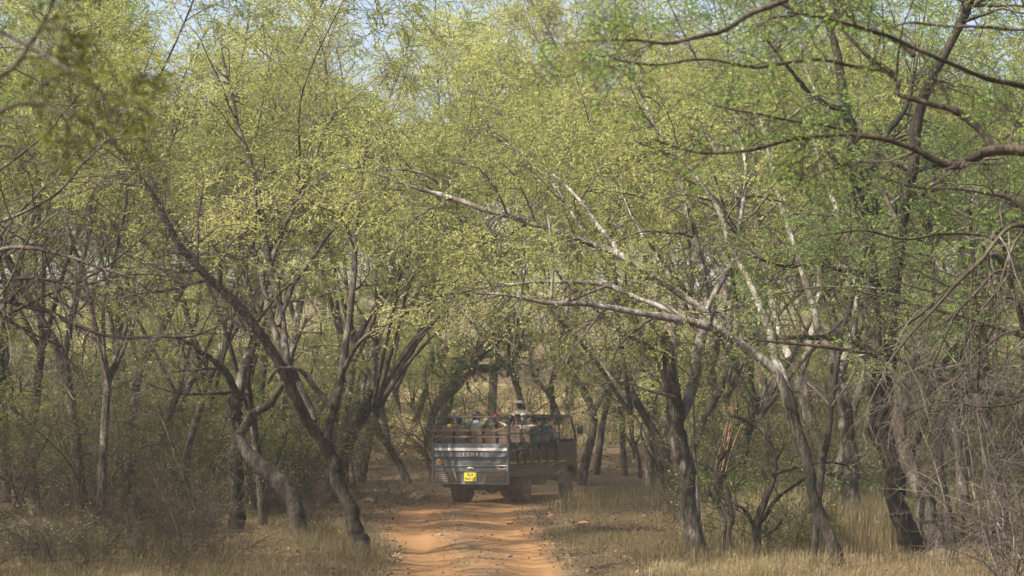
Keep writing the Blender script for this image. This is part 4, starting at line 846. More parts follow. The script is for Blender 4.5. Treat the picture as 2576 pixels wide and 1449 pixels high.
for vx, vy, d, s, lab in [(1057, 1138, 60, .22, 'rounded grey boulder on the slope left of the tailgate'), (925, 1175, 56, .16, 'small grey boulder among the shrubs left of the truck'), (2330, 1270, 36, .22, 'pale stone lying behind the pale-grey trunk on the right')]:
    x = (vx - CX) / F * d
    o = link('boulder', rock_mesh(vx, s * 1.3, s, s * .8), ROCK_G); o.location = (x, d, float(H(x, d)) + s * 0.2); tag(o, lab, 'rock')

# ------------------------------------------------------------------ safari truck
def paint(name, col, rough=0.5, dusty=0.35, metal=0.0):
    m, nt, b = new_mat(name)
    f = noise_fac(nt, 3, 5, obj=True); f2 = noise_fac(nt, 22, 4, obj=True)
    c = mixc(nt, ramp(nt, [(0.35, (0, 0, 0)), (0.7, (dusty * 1.6,) * 3)], f), col, (0.30, 0.215, 0.14))
    c = mixc(nt, ramp(nt, [(0.55, (0, 0, 0)), (0.75, (0.35,) * 3)], f2), c, (0.24, 0.17, 0.11))
    nt.links.new(c, b.inputs['Base Color'])
    nt.links.new(ramp(nt, [(0.3, (rough,) * 3), (0.7, (min(1, rough + .3),) * 3)], f), b.inputs['Roughness']); b.inputs['Metallic'].default_value = metal
    return m
GREEN_P = paint('dusty_dark_green_paint', (0.022, 0.034, 0.027), 0.38, 0.15)
STEEL_P = paint('dusty_blue_grey_paint', (0.135, 0.16, 0.18), 0.28, 0.16, 0.35)
BROWN_P = paint('dusty_olive_brown_paint', (0.072, 0.064, 0.046), 0.55, 0.30)
RAIL_P = paint('dark_green_rail', (0.018, 0.032, 0.030), 0.35, 0.08)
CHASSIS = paint('muddy_chassis', (0.03, 0.024, 0.018), 0.8, 0.3)
RUBBER = paint('dusty_rubber', (0.035, 0.030, 0.026), 0.9, 0.35)
RIM = paint('dusty_rim', (0.08, 0.06, 0.045), 0.7, 0.5)
SEAT = paint('brown_seat_vinyl', (0.125, 0.082, 0.060), 0.6, 0.25)
WHITE_P = paint('white_paint', (0.74, 0.70, 0.64), 0.5, 0.06)
YELLOW_P = paint('yellow_paint', (0.62, 0.42, 0.05), 0.5, 0.1)
PLATE_P = paint('yellow_number_plate', (0.80, 0.66, 0.04), 0.4, 0.02)
BLACK_P = paint('black_lettering', (0.02, 0.02, 0.02), 0.5, 0.0)
RED_L = paint('red_lens', (0.65, 0.07, 0.03), 0.2, 0.0)
ORANGE_L = paint('orange_lens', (0.85, 0.30, 0.05), 0.2, 0.0)
CHROME = paint('mirror_chrome', (0.85, 0.87, 0.88), 0.08, 0.0, 1.0)
LETTER = paint('chrome_lettering', (0.78, 0.74, 0.68), 0.35, 0.03)
m, nt, b = new_mat('cab_glass'); b.inputs['Base Color'].default_value = (0.9, 0.95, 0.92, 1); b.inputs['Roughness'].default_value = 0.02
b.inputs['Transmission Weight'].default_value = 1.0; b.inputs['IOR'].default_value = 1.05; GLASS = m

TD, TA = 57.5, math.radians(20)
TX = (1183 - CX) / F * TD
tz = float(H(TX, TD)) - 0.03
truck = empty('safari_truck', (TX, TD, tz), -TA)
tag(truck, 'dark green open-top safari truck full of passengers, driving away along the track', 'truck')
MT = Matrix.Translation((TX, TD, tz)) @ Matrix.Rotation(-TA, 4, 'Z')
def bmbox(bm, x0, x1, y0, y1, z0, z1):
    vs = [bm.verts.new(p) for p in ((x0, y0, z0), (x1, y0, z0), (x1, y1, z0), (x0, y1, z0), (x0, y0, z1), (x1, y0, z1), (x1, y1, z1), (x0, y1, z1))]
    for f in ((0, 3, 2, 1), (4, 5, 6, 7), (0, 1, 5, 4), (1, 2, 6, 5), (2, 3, 7, 6), (3, 0, 4, 7)): bm.faces.new([vs[k] for k in f])
def bmobj(name, bm, mat, parent, bev=0.0, smooth=False):
    me = bpy.data.meshes.new(name); bmesh.ops.recalc_face_normals(bm, faces=bm.faces)
    if bev: bmesh.ops.bevel(bm, geom=list(bm.edges), offset=bev, segments=2, affect='EDGES', clamp_overlap=True)
    bm.to_mesh(me); bm.free()
    if smooth: me.polygons.foreach_set('use_smooth', [True] * len(me.polygons))
    return link(name, me, mat, parent)
def box(name, x0, x1, y0, y1, z0, z1, mat, parent=truck, bev=0.008):
    bm = bmesh.new(); bmbox(bm, x0, x1, y0, y1, z0, z1); return bmobj(name, bm, mat, parent, bev)
def boxes(name, lst, mat, parent=truck, bev=0.006):
    bm = bmesh.new()
    for l in lst: bmbox(bm, *l)
    return bmobj(name, bm, mat, parent, bev)
def tube(name, pts, r, mat, parent=truck, n=None, sides=8):
    w = Wood(); p = np.array(pts, float)
    if len(p) == 2: p = np.array([p[0], (p[0] + p[1]) / 2, p[1]])
    w.add(p[None], np.full((1, len(p)), r), sides); return link(name, w.mesh(name), mat, parent)
def prism(name, poly, y0, y1, mat, parent=truck, axis='x', bev=0.006):
    """poly in (a,b); extruded along axis: axis x -> poly is (y,z)"""
    bm = bmesh.new(); A_, B_ = [], []
    for a_, b_ in poly:
        A_.append(bm.verts.new((y0, a_, b_) if axis == 'x' else (a_, y0, b_))); B_.append(bm.verts.new((y1, a_, b_) if axis == 'x' else (a_, y1, b_)))
    bm.faces.new(A_); bm.faces.new(B_[::-1]); n = len(poly)
    for k in range(n): bm.faces.new((A_[k], A_[(k + 1) % n], B_[(k + 1) % n], B_[k]))
    return bmobj(name, bm, mat, parent, bev)
def text(body, size, loc, rot, mat, parent, name='lettering', ext=0.004, sx=1.0, sp=1.0):
    cu = bpy.data.curves.new('txt', 'FONT'); cu.body = body; cu.size = size; cu.extrude = ext; cu.align_x = 'CENTER'; cu.align_y = 'CENTER'; cu.space_character = sp
    cu.offset = 0.003
    t = bpy.data.objects.new('txt', cu); COL.objects.link(t); bpy.context.view_layer.update()
    me = bpy.data.meshes.new_from_object(t.evaluated_get(bpy.context.evaluated_depsgraph_get())); bpy.data.objects.remove(t)
    o = link(name, me, mat, parent); o.location = loc; o.rotation_euler = rot; o.scale = (sx, 1, 1); return o

HW = 1.175
# tailgate: stepped horizontal pressings
def gate_panel():
    prof = [(0.61, 0.0), (0.62, 0.02), (0.66, 0.02), (0.93, 0.02), (0.95, -0.015), (1.06, -0.015), (1.08, 0.012), (1.10, -0.035), (1.12, -0.035), (1.14, 0.0), (1.24, 0.0), (1.255, 0.03), (1.36, 0.0),
            (1.375, -0.03), (1.40, -0.03), (1.41, 0.0), (1.50, 0.0), (1.515, 0.018), (1.545, -0.012), (1.65, -0.012), (1.66, 0.0), (1.755, 0.0), (1.765, 0.03)]
    bm = bmesh.new(); rows = []
    for z, y in prof: rows.append([bm.verts.new((x, y, z)) for x in np.linspace(-HW + 0.03, HW - 0.03, 9)])
    back = []
    for z in (1.765, 0.61): back.append([bm.verts.new((x, 0.08, z)) for x in np.linspace(-HW + 0.03, HW - 0.03, 9)])
    rows += back; rows.append(rows[0])
    for r1, r2 in zip(rows[:-1], rows[1:]):
        for k in range(8): bm.faces.new((r1[k], r1[k + 1], r2[k + 1], r2[k]))
    for k in (0, 8): bm.faces.new([r[k] for r in rows[:-1]])
    return bm
gate = bmobj('tailgate', gate_panel(), STEEL_P, truck)
boxes('gate_frame', [(-HW - 0.01, -HW + 0.035, -0.035, 0.09, 0.60, 1.78), (HW - 0.035, HW + 0.01, -0.035, 0.09, 0.60, 1.78), (-HW + 0.035, HW - 0.035, -0.03, 0.06, 0.585, 0.612)], STEEL_P, gate)
box('white_stripe', -HW + 0.07, HW - 0.04, -0.024, -0.0125, 1.555, 1.635, WHITE_P, gate, 0.003)
for ci, ch in enumerate('ICHER'):
    text(ch, 0.115, (-0.205 + ci * 0.14, -0.012, 1.455), (math.radians(90), 0, 0), LETTER, gate, 'letter', 0.006, 0.9)
emb = box('marking_panel', -HW + 0.155, -HW + 0.255, -0.012, -0.002, 1.165, 1.305, YELLOW_P, gate, 0.002)
text('52', 0.09, (-HW + 0.205, -0.014, 1.235), (math.radians(90), 0, 0), BLACK_P, emb, 'letter', 0.002, 0.7)
text('Z', 0.13, (-HW + 0.325, -0.006, 1.225), (math.radians(90), 0, 0), YELLOW_P, gate, 'letter', 0.003, 0.9)
for sx_, x0, x1 in ((-1, -HW + 0.05, -HW + 0.78), (1, 0.42, HW - 0.06)):
    fr = boxes('louvre_panel', [(x0, x1, 0.012, 0.019, 0.655, 0.945)], CHASSIS, gate)
    for k in range(5):
        z = 0.665 + k * 0.058
        o = prism('louvre', [(-0.012, z), (-0.006, z - 0.004), (0.012, z + 0.03), (0.012, z + 0.036)], x0, x1, BROWN_P, fr, bev=0.0)
pl = box('number_plate', -0.185, 0.205, -0.022, -0.006, 0.675, 0.925, PLATE_P, gate, 0.005)
text('RJ25', 0.115, (0.01, -0.026, 0.862), (math.radians(90), 0, 0), BLACK_P, pl, 'letter', 0.002, 0.85, 1.1)
text('PA2137', 0.115, (0.01, -0.026, 0.745), (math.radians(90), 0, 0), BLACK_P, pl, 'letter', 0.002, 0.75, 1.1)
box('tail_lamp', -HW + 0.30, -HW + 0.385, -0.04, -0.015, 1.035, 1.105, RED_L, truck, 0.01)
ol = box('tail_lamp', HW - 0.36, HW - 0.28, -0.05, -0.015, 1.035, 1.12, ORANGE_L, truck, 0.01)
tube('lamp_guard', [(HW - 0.40, -0.05, 1.13), (HW - 0.24, -0.06, 1.135), (HW - 0.06, -0.05, 1.13)], 0.012, LETTER)
tube('lamp_guard', [(HW - 0.30, -0.05, 1.03), (HW - 0.16, -0.055, 1.045), (HW - 0.03, -0.04, 1.07), (HW - 0.02, -0.03, 0.98)], 0.009, LETTER)
tube('latch', [(-0.06, -0.045, 1.06), (0.02, -0.06, 1.065), (0.12, -0.045, 1.05)], 0.016, LETTER)
# rear hoop
R = 0.02
ZT = 2.52
tube('rear_hoop', [(-HW, 0.03, 1.75), (-HW, 0.03, 2.3), (-HW + 0.003, 0.03, ZT - 0.06), (-HW + 0.02, 0.03, ZT - 0.02), (-HW + 0.06, 0.03, ZT), (0, 0.03, ZT + .005), (HW - 0.06, 0.03, ZT), (HW - 0.02, 0.03, ZT - 0.02), (HW - 0.003, 0.03, ZT - 0.06), (HW, 0.03, 2.3), (HW, 0.03, 1.75)], 0.026, RAIL_P)
for z in (1.96, 2.14):
    box('cross_rail', -HW + 0.02, HW - 0.02, 0.015, 0.05, z - 0.022, z + 0.024, SEAT, truck, 0.004)
box('rear_post', HW - 0.035, HW + 0.035, 0.0, 0.06, 1.75, ZT - 0.02, RAIL_P, truck, 0.006)
# body floor and sides
BL = 4.55
box('load_bed', -HW + 0.02, HW - 0.02, 0.09, BL, 1.02, 1.10, BROWN_P)
box('sill_beam', HW - 0.10, HW - 0.01, 0.09, BL, 0.80, 1.015, BROWN_P)
box('sill_beam', -HW + 0.01, -HW + 0.10, 0.09, BL, 0.80, 1.015, BROWN_P)
for s in (1, -1):
    xi = s * (HW - 0.09)
    sp = boxes('side_panel', [(min(xi, xi + s * 0.02), max(xi, xi + s * 0.02), 0.09, BL, 1.10, 1.76)], BROWN_P)
    boxes('panel_bead', [(min(xi + s * .02, xi + s * .032), max(xi + s * .02, xi + s * .032), 0.12, BL - 0.03, z, z + 0.018) for z in (1.36, 1.56)], STEEL_P, sp)
    box('yellow_stripe', min(xi + s * .0205, xi + s * .028), max(xi + s * .0205, xi + s * .028), 0.12, BL - .03, 1.175, 1.235, YELLOW_P, sp, 0.0)
    box('side_ledge', min(xi + s * .02, xi + s * .09), max(xi + s * .02, xi + s * .09), 0.09, BL, 1.0985, 1.115, STEEL_P, sp, 0.003)
    for k, y in enumerate((0.92, 1.52, 2.12, 2.80, 3.52, 4.36)):
        boxes('rib', [(min(xi + s * .03, xi + s * .095), max(xi + s * .03, xi + s * .095), y - 0.045, y + 0.045, 1.116, 1.76)], GREEN_P, sp)
    box('top_rail', min(xi, xi + s * .1), max(xi, xi + s * .1), 0.09, BL, 1.76, 1.80, RAIL_P)
    X_ = s * HW
    for z in (2.06, 2.33): tube('side_rail', [(X_, 0.05, z), (X_, BL, z)], 0.02, RAIL_P)
    for y in (1.15, 2.95, BL - 0.03): tube('rail_post', [(X_, y, 1.80), (X_, y, 2.33)], 0.022, RAIL_P)
tube('rail_post', [(HW, BL, 1.8), (HW, BL, 2.56)], 0.028, RAIL_P)
tube('rail_post', [(-HW, BL, 1.8), (-HW, BL, 2.42)], 0.028, RAIL_P)
tube('cab_guard_rail', [(-HW, BL, 2.42), (-0.3, BL, 2.42)], 0.022, RAIL_P)
tube('grab_rail', [(HW, 1.9, 2.46), (HW, BL, 2.50)], 0.018, RAIL_P)
tube('grab_rail_post', [(HW, 1.9, 2.33), (HW, 1.9, 2.46)], 0.018, RAIL_P)
# cab
CL = 6.35
arch = []
for k in range(9):
    a_ = math.pi * (1 - k / 8); arch.append((5.72 + 0.50 * math.cos(a_), 0.52 + 0.56 * math.sin(a_)))
body_poly = [(BL + .02, 0.50), (arch[0][0], 0.50)] + arch + [(arch[-1][0], 0.50), (CL - 0.02, 0.50), (CL + 0.03, 0.9), (CL, 1.3), (CL - 0.08, 1.78), (BL + .02, 1.78)]
CAB_P = paint('dusty_olive_cab_paint', (0.115, 0.10, 0.07), 0.5, 0.35)
cabe = prism('cab', body_poly, HW - 0.06, HW - 0.005, CAB_P)
prism('cab_side', body_poly, -HW + 0.005, -HW + 0.06, BROWN_P, cabe)
box('cab_front', -HW + 0.06, HW - 0.06, CL - 0.10, CL - 0.02, 0.55, 1.76, BROWN_P, cabe)
box('cab_floor', -HW + 0.06, HW - 0.06, BL + 0.03, CL - 0.10, 0.98, 1.05, CHASSIS, cabe)
box('dashboard', -HW + 0.08, HW - 0.08, CL - 0.42, CL - 0.11, 1.55, 1.86, CHASSIS, cabe)
box('yellow_stripe', HW - 0.0045, HW + 0.003, BL + .03, 5.22, 1.16, 1.215, YELLOW_P, cabe, 0)
box('yellow_stripe', HW - 0.0045, HW + 0.003, 6.2, CL + .02, 1.16, 1.215, YELLOW_P, cabe, 0)
door = boxes('door_seam', [(HW - 0.0045, HW + 0.001, 5.18, 5.195, 1.1, 1.75)], CHASSIS, cabe, 0)
box('door_handle', HW - 0.005, HW + 0.025, 5.35, 5.5, 1.42, 1.46, CHASSIS, cabe, 0.004)
for s in (1, -1):
    tube('windscreen_pillar', [(s * (HW - 0.03), CL - 0.06, 1.78), (s * (HW - 0.05), CL - 0.18, 2.15), (s * (HW - 0.10), CL - 0.34, 2.52), (s * (HW - 0.14), CL - .44, 2.60)], 0.034, RAIL_P)
tube('windscreen_header', [(-HW + 0.14, CL - 0.44, 2.60), (HW - 0.14, CL - 0.44, 2.60)], 0.03, RAIL_P)
bm = bmesh.new(); vs = [bm.verts.new(p) for p in ((-HW + 0.06, CL - 0.07, 1.80), (HW - 0.06, CL - 0.07, 1.80), (HW - 0.16, CL - 0.42, 2.57), (-HW + 0.16, CL - 0.42, 2.57))]; bm.faces.new(vs)
r_ = bmesh.ops.solidify(bm, geom=bm.faces[:], thickness=0.006); bmobj('windscreen', bm, GLASS, truck)
# cab roof: curved panel over the driver's side
bm = bmesh.new(); rows = []
for y in np.linspace(2.35, CL - 0.42, 8):
    rows.append([bm.verts.new((x, y, 2.575 + 0.05 * (1 - ((x - 0.45) / 0.75) ** 2) - (0.03 if y < 2.5 else 0))) for x in np.linspace(-0.18, HW - 0.02, 9)])
for r1, r2 in zip(rows[:-1], rows[1:]):
    for k in range(8): bm.faces.new((r1[k], r1[k + 1], r2[k + 1], r2[k]))
bmesh.ops.solidify(bm, geom=bm.faces[:], thickness=0.075)
bmobj('roof', bm, RAIL_P, truck, smooth=True)
tube('roof_edge', [(HW - 0.01, 2.35, 2.545), (HW - 0.01, CL - 0.5, 2.545)], 0.02, WHITE_P if False else STEEL_P)
tube('roof_strut', [(-0.16, 2.4, 1.10), (-0.16, 2.4, 2.56)], 0.02, RAIL_P)
# mirror
mr_ = tube('mirror_arm', [(HW - 0.05, CL - 0.2, 2.3), (HW + 0.09, CL - 0.10, 2.31), (HW + 0.12, CL - .1, 2.24)], 0.012, RAIL_P)
box('mirror', HW + 0.04, HW + 0.22, CL - 0.14, CL - 0.09, 2.02, 2.30, RAIL_P, truck, 0.01)
box('mirror_glass', HW + 0.05, HW + 0.21, CL - 0.150, CL - 0.1415, 2.20, 2.29, CHROME, truck, 0.0)
# chassis
boxes('chassis_rail', [(-0.45, -0.37, 0.15, 6.1, 0.68, 0.86), (0.37, 0.45, 0.15, 6.1, 0.68, 0.86), (-0.37, 0.37, 0.4, 0.5, 0.70, 0.84), (-0.37, 0.37, 3.0, 3.1, 0.70, 0.84)], CHASSIS)
boxes('bed_crossmember', [(-HW + .1, HW - .1, y, y + 0.08, 0.88, 1.018) for y in np.arange(0.3, 4.4, 0.55)], CHASSIS)
box('under_guard', -0.95, 0.95, 0.25, 0.33, 0.48, 0.60, CHASSIS)
boxes('under_guard_bracket', [(-0.5, -0.42, 0.27, 0.32, 0.60, 0.70), (0.42, 0.5, 0.27, 0.32, 0.60, 0.70)], CHASSIS)
RA, FA = 1.7, 5.72
tube('rear_axle', [(-0.9, RA, 0.43), (-0.2, RA, 0.43), (0.9, RA, 0.43)], 0.065, CHASSIS)
bm = bmesh.new(); bmesh.ops.create_icosphere(bm, subdivisions=3, radius=0.19)
for v in bm.verts: v.co.x *= 1.25; v.co += Vector((0.05, RA, 0.45))
bmobj('differential', bm, CHASSIS, truck, smooth=True)
box('fuel_tank', 0.55, 0.98, 3.0, 3.9, 0.48, 0.78, CHASSIS, truck, 0.04)
box('spare_carrier', -0.95, -0.5, 2.7, 3.6, 0.5, 0.78, CHASSIS, truck, 0.04)
tube('exhaust', [(-0.25, 0.2, 0.62), (-0.25, 1.2, 0.62), (-0.3, 3.0, 0.6)], 0.045, CHASSIS)
for s in (-1, 1):
    boxes('leaf_spring', [(s * .52 - .04, s * .52 + .04, RA - .65, RA + .65, .60, .64), (s * .52 - .04, s * .52 + .04, RA - .5, RA + .5, .555, .598), (s * .52 - .04, s * .52 + .04, RA - .3, RA + .3, .51, .553)], CHASSIS)
    box('mud_flap', min(s * .62, s * 1.1), max(s * .62, s * 1.1), 1.17, 1.19, 0.42, 0.95, RUBBER, truck, 0)
def wheel(x, y, w, r=0.425):
    bm = bmesh.new(); prof = [(0.62, -w / 2 + .02), (0.80, -w / 2), (0.93, -w / 2 + 0.008), (0.985, -w / 2 + 0.03), (1.0, -w / 4), (1.0, w / 4), (0.985, w / 2 - 0.03), (0.93, w / 2 - 0.008), (0.80, w / 2), (0.62, w / 2 - .02)]
    n = 48; rings = []
    for k in range(n):
        a_ = 2 * math.pi * k / n; lug = 0.982 if k % 2 else 1.0
        rings.append([bm.verts.new((q, math.cos(a_) * p * r * (lug if p > .97 else 1), math.sin(a_) * p * r * (lug if p > .97 else 1))) for p, q in prof])
    for k in range(n):
        A_, B_ = rings[k], rings[(k + 1) % n]
        for j in range(len(prof) - 1): bm.faces.new((A_[j], A_[j + 1], B_[j + 1], B_[j]))
    e = empty('wheel', (x, y, r)); e.parent = truck
    bmobj('tyre', bm, RUBBER, e, smooth=True)
    bm = bmesh.new(); prof = [(0.635, -w / 2 + .02), (0.60, -w / 2 + .03), (0.55, -0.02), (0.30, 0.0), (0.26, 0.05), (0.12, 0.06), (0.0, 0.06)]
    if x < 0: prof = [(p, q) for p, q in prof]
    prof2 = [(0.635, w / 2 - .02), (0.60, w / 2 - .03), (0.55, 0.03), (0.36, 0.0), (0.30, 0.05), (0.16, 0.07), (0.001, 0.075)]
    sgn = 1 if x > 0 else -1; rings = []
    for k in range(24):
        a_ = 2 * math.pi * k / 24
        rings.append([bm.verts.new((q * sgn, math.cos(a_) * p * r, math.sin(a_) * p * r)) for p, q in prof2])
    for k in range(24):
        A_, B_ = rings[k], rings[(k + 1) % 24]
        for j in range(len(prof2) - 1): bm.faces.new((A_[j], A_[j + 1], B_[j + 1], B_[j]))
    bmobj('rim', bm, RIM, e, smooth=True)
for x in (-1.03, -0.78, 0.78, 1.03): wheel(x, RA, 0.225)
for x in (-0.98, 0.98): wheel(x, FA, 0.225)
# seats
rows_y = [0.45, 1.35, 2.25, 3.15]
cols = [-0.90, -0.46, 0.04, 0.46, 0.88]
for ry in rows_y:
    for u in cols:
        e = box('seat', u - 0.175, u + 0.175, ry + 0.08, ry + 0.52, 1.50, 1.60, SEAT, truck, 0.02)
        prism('backrest', [(ry - 0.05, 2.19), (ry + 0.02, 2.205), (ry + 0.10, 1.60), (ry + 0.02, 1.58)], u - 0.175, u + 0.175, SEAT, e, bev=0.015)
        boxes('seat_base', [(u - 0.17, u - 0.14, ry + 0.1, ry + 0.14, 1.10, 1.50), (u + 0.14, u + 0.17, ry + 0.1, ry + 0.14, 1.10, 1.50), (u - 0.17, u - 0.14, ry + 0.44, ry + 0.48, 1.10, 1.50), (u + 0.14, u + 0.17, ry + 0.44, ry + 0.48, 1.10, 1.50)], RAIL_P, e)
dse = box('seat', 0.32, 0.82, 5.0, 5.45, 1.42, 1.54, SEAT, truck, 0.02)
prism('backrest', [(4.9, 2.1), (4.97, 2.1), (5.05, 1.54), (4.97, 1.54)], 0.32, 0.82, SEAT, dse, bev=0.015)
bm = bmesh.new(); w = Wood()
a_ = np.linspace(0, 2 * math.pi, 25); p = np.stack([0.57 + 0.21 * np.cos(a_), 5.78 + 0.10 * np.sin(a_), 1.80 + 0.18 * np.sin(a_)], -1); w.add(p[None], np.full((1, 25), 0.014), 6)
link('steering_wheel', w.mesh('steering'), CHASSIS, truck); bm.free()

# ------------------------------------------------------------------ people
def flat(name, col, rough=0.85):
    m, nt, b = new_mat(name); f = noise_fac(nt, 12, 3, obj=True)
    nt.links.new(mixc(nt, f, tuple(c_ * 0.8 for c_ in col), tuple(min(1, c_ * 1.15) for c_ in col)), b.inputs['Base Color']); b.inputs['Roughness'].default_value = rough; return m
SKIN_D = flat('skin_brown', (0.22, 0.115, 0.07), 0.55); SKIN_L = flat('skin_light', (0.52, 0.27, 0.18), 0.55)
HAIR = flat('hair_black', (0.018, 0.015, 0.014), 0.6); HAIR_G = flat('hair_grey', (0.38, 0.36, 0.34), 0.7)
TROUS = flat('trousers_dark', (0.045, 0.042, 0.045))
def remesh_parts(name, balls, mat, parent, voxel, loc, dec=0.35, flatn=False):
    """balls: tapered capsules (p0, r0, p1, r1) -> one continuous surface"""
    bm = bmesh.new()
    for p0, r0, p1, r1 in balls:
        p0, p1 = Vector(p0), Vector(p1); ax = p1 - p0; L = ax.length
        q = ax.to_track_quat('Z', 'Y').to_matrix().to_4x4() if L > 1e-6 else Matrix.Identity(4)
        ns = 12; rings = []
        prof = [(-r0 * 0.98, 0.2 * r0), (-r0 * .8, .6 * r0), (-r0 * 0.45, 0.89 * r0), (0, r0), (L * .5, (r0 + r1) / 2), (L, r1), (L + r1 * 0.45, 0.89 * r1), (L + r1 * .8, .6 * r1), (L + r1 * 0.98, 0.2 * r1)]
        for z, r in prof: rings.append([bm.verts.new(p0 + q.to_3x3() @ Vector((math.cos(k * 2 * math.pi / ns) * r, math.sin(k * 2 * math.pi / ns) * r, z))) for k in range(ns)])
        for A_, B_ in zip(rings[:-1], rings[1:]):
            for k in range(ns): bm.faces.new((A_[k], A_[(k + 1) % ns], B_[(k + 1) % ns], B_[k]))
        bm.faces.new(rings[0][::-1]); bm.faces.new(rings[-1])
    me = bpy.data.meshes.new('tmp'); bm.to_mesh(me); bm.free()
    o = bpy.data.objects.new('tmp', me); COL.objects.link(o)
    md = o.modifiers.new('r', 'REMESH'); md.mode = 'VOXEL'; md.voxel_size = voxel; md.use_smooth_shade = True
    md2 = o.modifiers.new('s', 'SMOOTH'); md2.iterations = 2; md2.factor = 0.5
    md3 = o.modifiers.new('d', 'DECIMATE'); md3.ratio = dec
    bpy.context.view_layer.update()
    me2 = bpy.data.meshes.new_from_object(o.evaluated_get(bpy.context.evaluated_depsgraph_get())); bpy.data.objects.remove(o)
    me2.materials.clear()
    return link(name, me2, mat, parent)
def person(label, u, v, face, skin, shirt, hair=HAIR, cap=None, pose='sit', z=None, scale=1.0, lean=(0, 0), larm=None, rarm=None, long_sleeve=False, collar=None, look=0.0, trousers=TROUS):
    """u,v: seat position on the truck; face: body yaw (0 = forwards); arms: hand target in body space or None"""
    base = MT @ Vector((u, v, z if z is not None else 1.63)); scale *= 1.07 if pose == 'sit' else 1.0
    yaw = -TA + face
    e = empty('person', base, yaw); e.scale = (scale,) * 3
    tag(e, label, 'person', 'people riding in the truck')
    lx, ly = lean; sit = pose == 'sit'
    hp = 0.11 if sit else 0.90                                 # pelvis height above seat / floor
    pel = Vector((0, 0, hp)); ch = Vector((lx * .6, ly * .6, hp + 0.34)); nk = Vector((lx, ly, hp + 0.51)); hd = Vector((lx * 1.15, ly * 1.1 + 0.015, hp + 0.66))
    sh = [Vector((lx + s * 0.175, ly, hp + 0.455)) for s in (-1, 1)]
    Bd = [((-0.07, 0, hp), .115, (0.07, 0, hp), .115), (pel, .12, ch, .13), ((lx * .6 - .08, ly * .6, hp + .36), .11, (lx * .6 + .08, ly * .6, hp + .36), .11), (sh[0], .062, sh[1], .062), (nk - Vector((0, 0, .03)), .058, hd, .052)]
    cz = Matrix.Rotation(look, 3, 'Z')
    H_ = lambda p: hd + cz @ Vector(p)
    Bd += [(H_((0, -.015, .035)), .088, H_((0, .012, .025)), .086), (H_((0, .02, -.045)), .062, H_((0, .035, -.07)), .045), (H_((0, .09, .0)), .012, H_((0, .108, -.015)), .015), (H_((-.088, 0, 0)), .018, H_((-.09, 0, .02)), .016), (H_((.088, 0, 0)), .018, H_((.09, 0, .02)), .016), (H_((-.02, .085, -.045)), .010, H_((.02, .085, -.045)), .010)]
    arms = []
    for k, tgt in ((0, larm), (1, rarm)):
        s = (-1, 1)[k]
        if tgt is None:
            tgt = Vector((s * 0.13, 0.36, hp + 0.10)) if sit else Vector((s * .25, .06, hp - .12))
        tgt = Vector(tgt); S0 = sh[k]; dv = tgt - S0; D_ = min(dv.length, 0.54); a1, a2 = 0.29, 0.26
        dn = dv.normalized(); mid = S0 + dn * D_ / 2; hgt = math.sqrt(max(0.0, (0.275) ** 2 - (D_ / 2) ** 2))
        pole = Vector((s * 0.6, -0.5, -0.7)); pole = (pole - dn * pole.dot(dn)).normalized()
        el = mid + pole * hgt; hn = S0 + dn * D_
        fd = (hn - el).normalized(); arms.append((S0, el, hn, fd))
        Bd += [(S0, .055, el, .041), (el, .041, hn, .028)]
        sd_ = fd.cross(Vector((0, 0, 1)));  sd_ = sd_.normalized() if sd_.length > .1 else Vector((1, 0, 0)); up_ = sd_.cross(fd)
        pm = hn + fd * 0.05; Bd += [(hn + sd_ * .022, .022, pm + sd_ * .028, .019), (hn - sd_ * .022, .022, pm - sd_ * .028, .019)]
        for q, ln in zip((-.034, -.011, .012, .034), (.055, .068, .072, .064)):     # four unequal, curled fingers
            k1 = pm + sd_ * q + fd * .02; k2 = k1 + (fd * .8 - up_ * .5).normalized() * ln * .55; k3 = k2 + (fd * .3 - up_ * .9).normalized() * ln * .5
            Bd += [(k1, .0105, k2, .0098), (k2, .0098, k3, .009)]
        t1 = hn + fd * .02 + sd_ * .034 * s; t2 = t1 + (fd * .5 + sd_ * s * .6 - up_ * .5).normalized() * .045; Bd += [(t1, .013, t2, .011)]
    for s in (-1, 1):
        if sit: k_ = Vector((s * .11, .42, hp - .0)); a_ = Vector((s * .11, .44, hp - .43)); Bd += [((s * .09, .02, hp), .085, k_, .06), (k_, .06, a_, .042), (a_, .042, a_ + Vector((0, .15, -.03)), .035)]
        else: k_ = Vector((s * .10, .03, hp - .42)); a_ = Vector((s * .11, 0, .07)); Bd += [((s * .09, 0, hp), .088, k_, .06), (k_, .058, a_, .042), (a_, .042, a_ + Vector((0, .15, -.035)), .035)]
    remesh_parts('body', Bd, skin, e, 0.0125, None, 0.30)
    gr = 0.016
    Sh = [((-0.06, 0, hp + .03), .115 + gr, (0.06, 0, hp + .03), .115 + gr), (pel + Vector((0, 0, .04)), .12 + gr, ch, .13 + gr), ((lx * .6 - .08, ly * .6, hp + .36), .11 + gr, (lx * .6 + .08, ly * .6, hp + .36), .11 + gr), (sh[0], .062 + gr, sh[1], .062 + gr)]
    for S0, el, hn, fd in arms:
        Sh.append((S0, .058 + gr, el if long_sleeve else S0 + (el - S0) * .7, .047 + gr))
        if long_sleeve: Sh.append((el, .045 + gr, el + (hn - el) * .9, .034 + gr * .7))
    remesh_parts('shirt', Sh, shirt, e, 0.02, None, 0.5)
    Tr = [((-0.07, 0, hp - .01), .122, (0.07, 0, hp - .01), .122)]
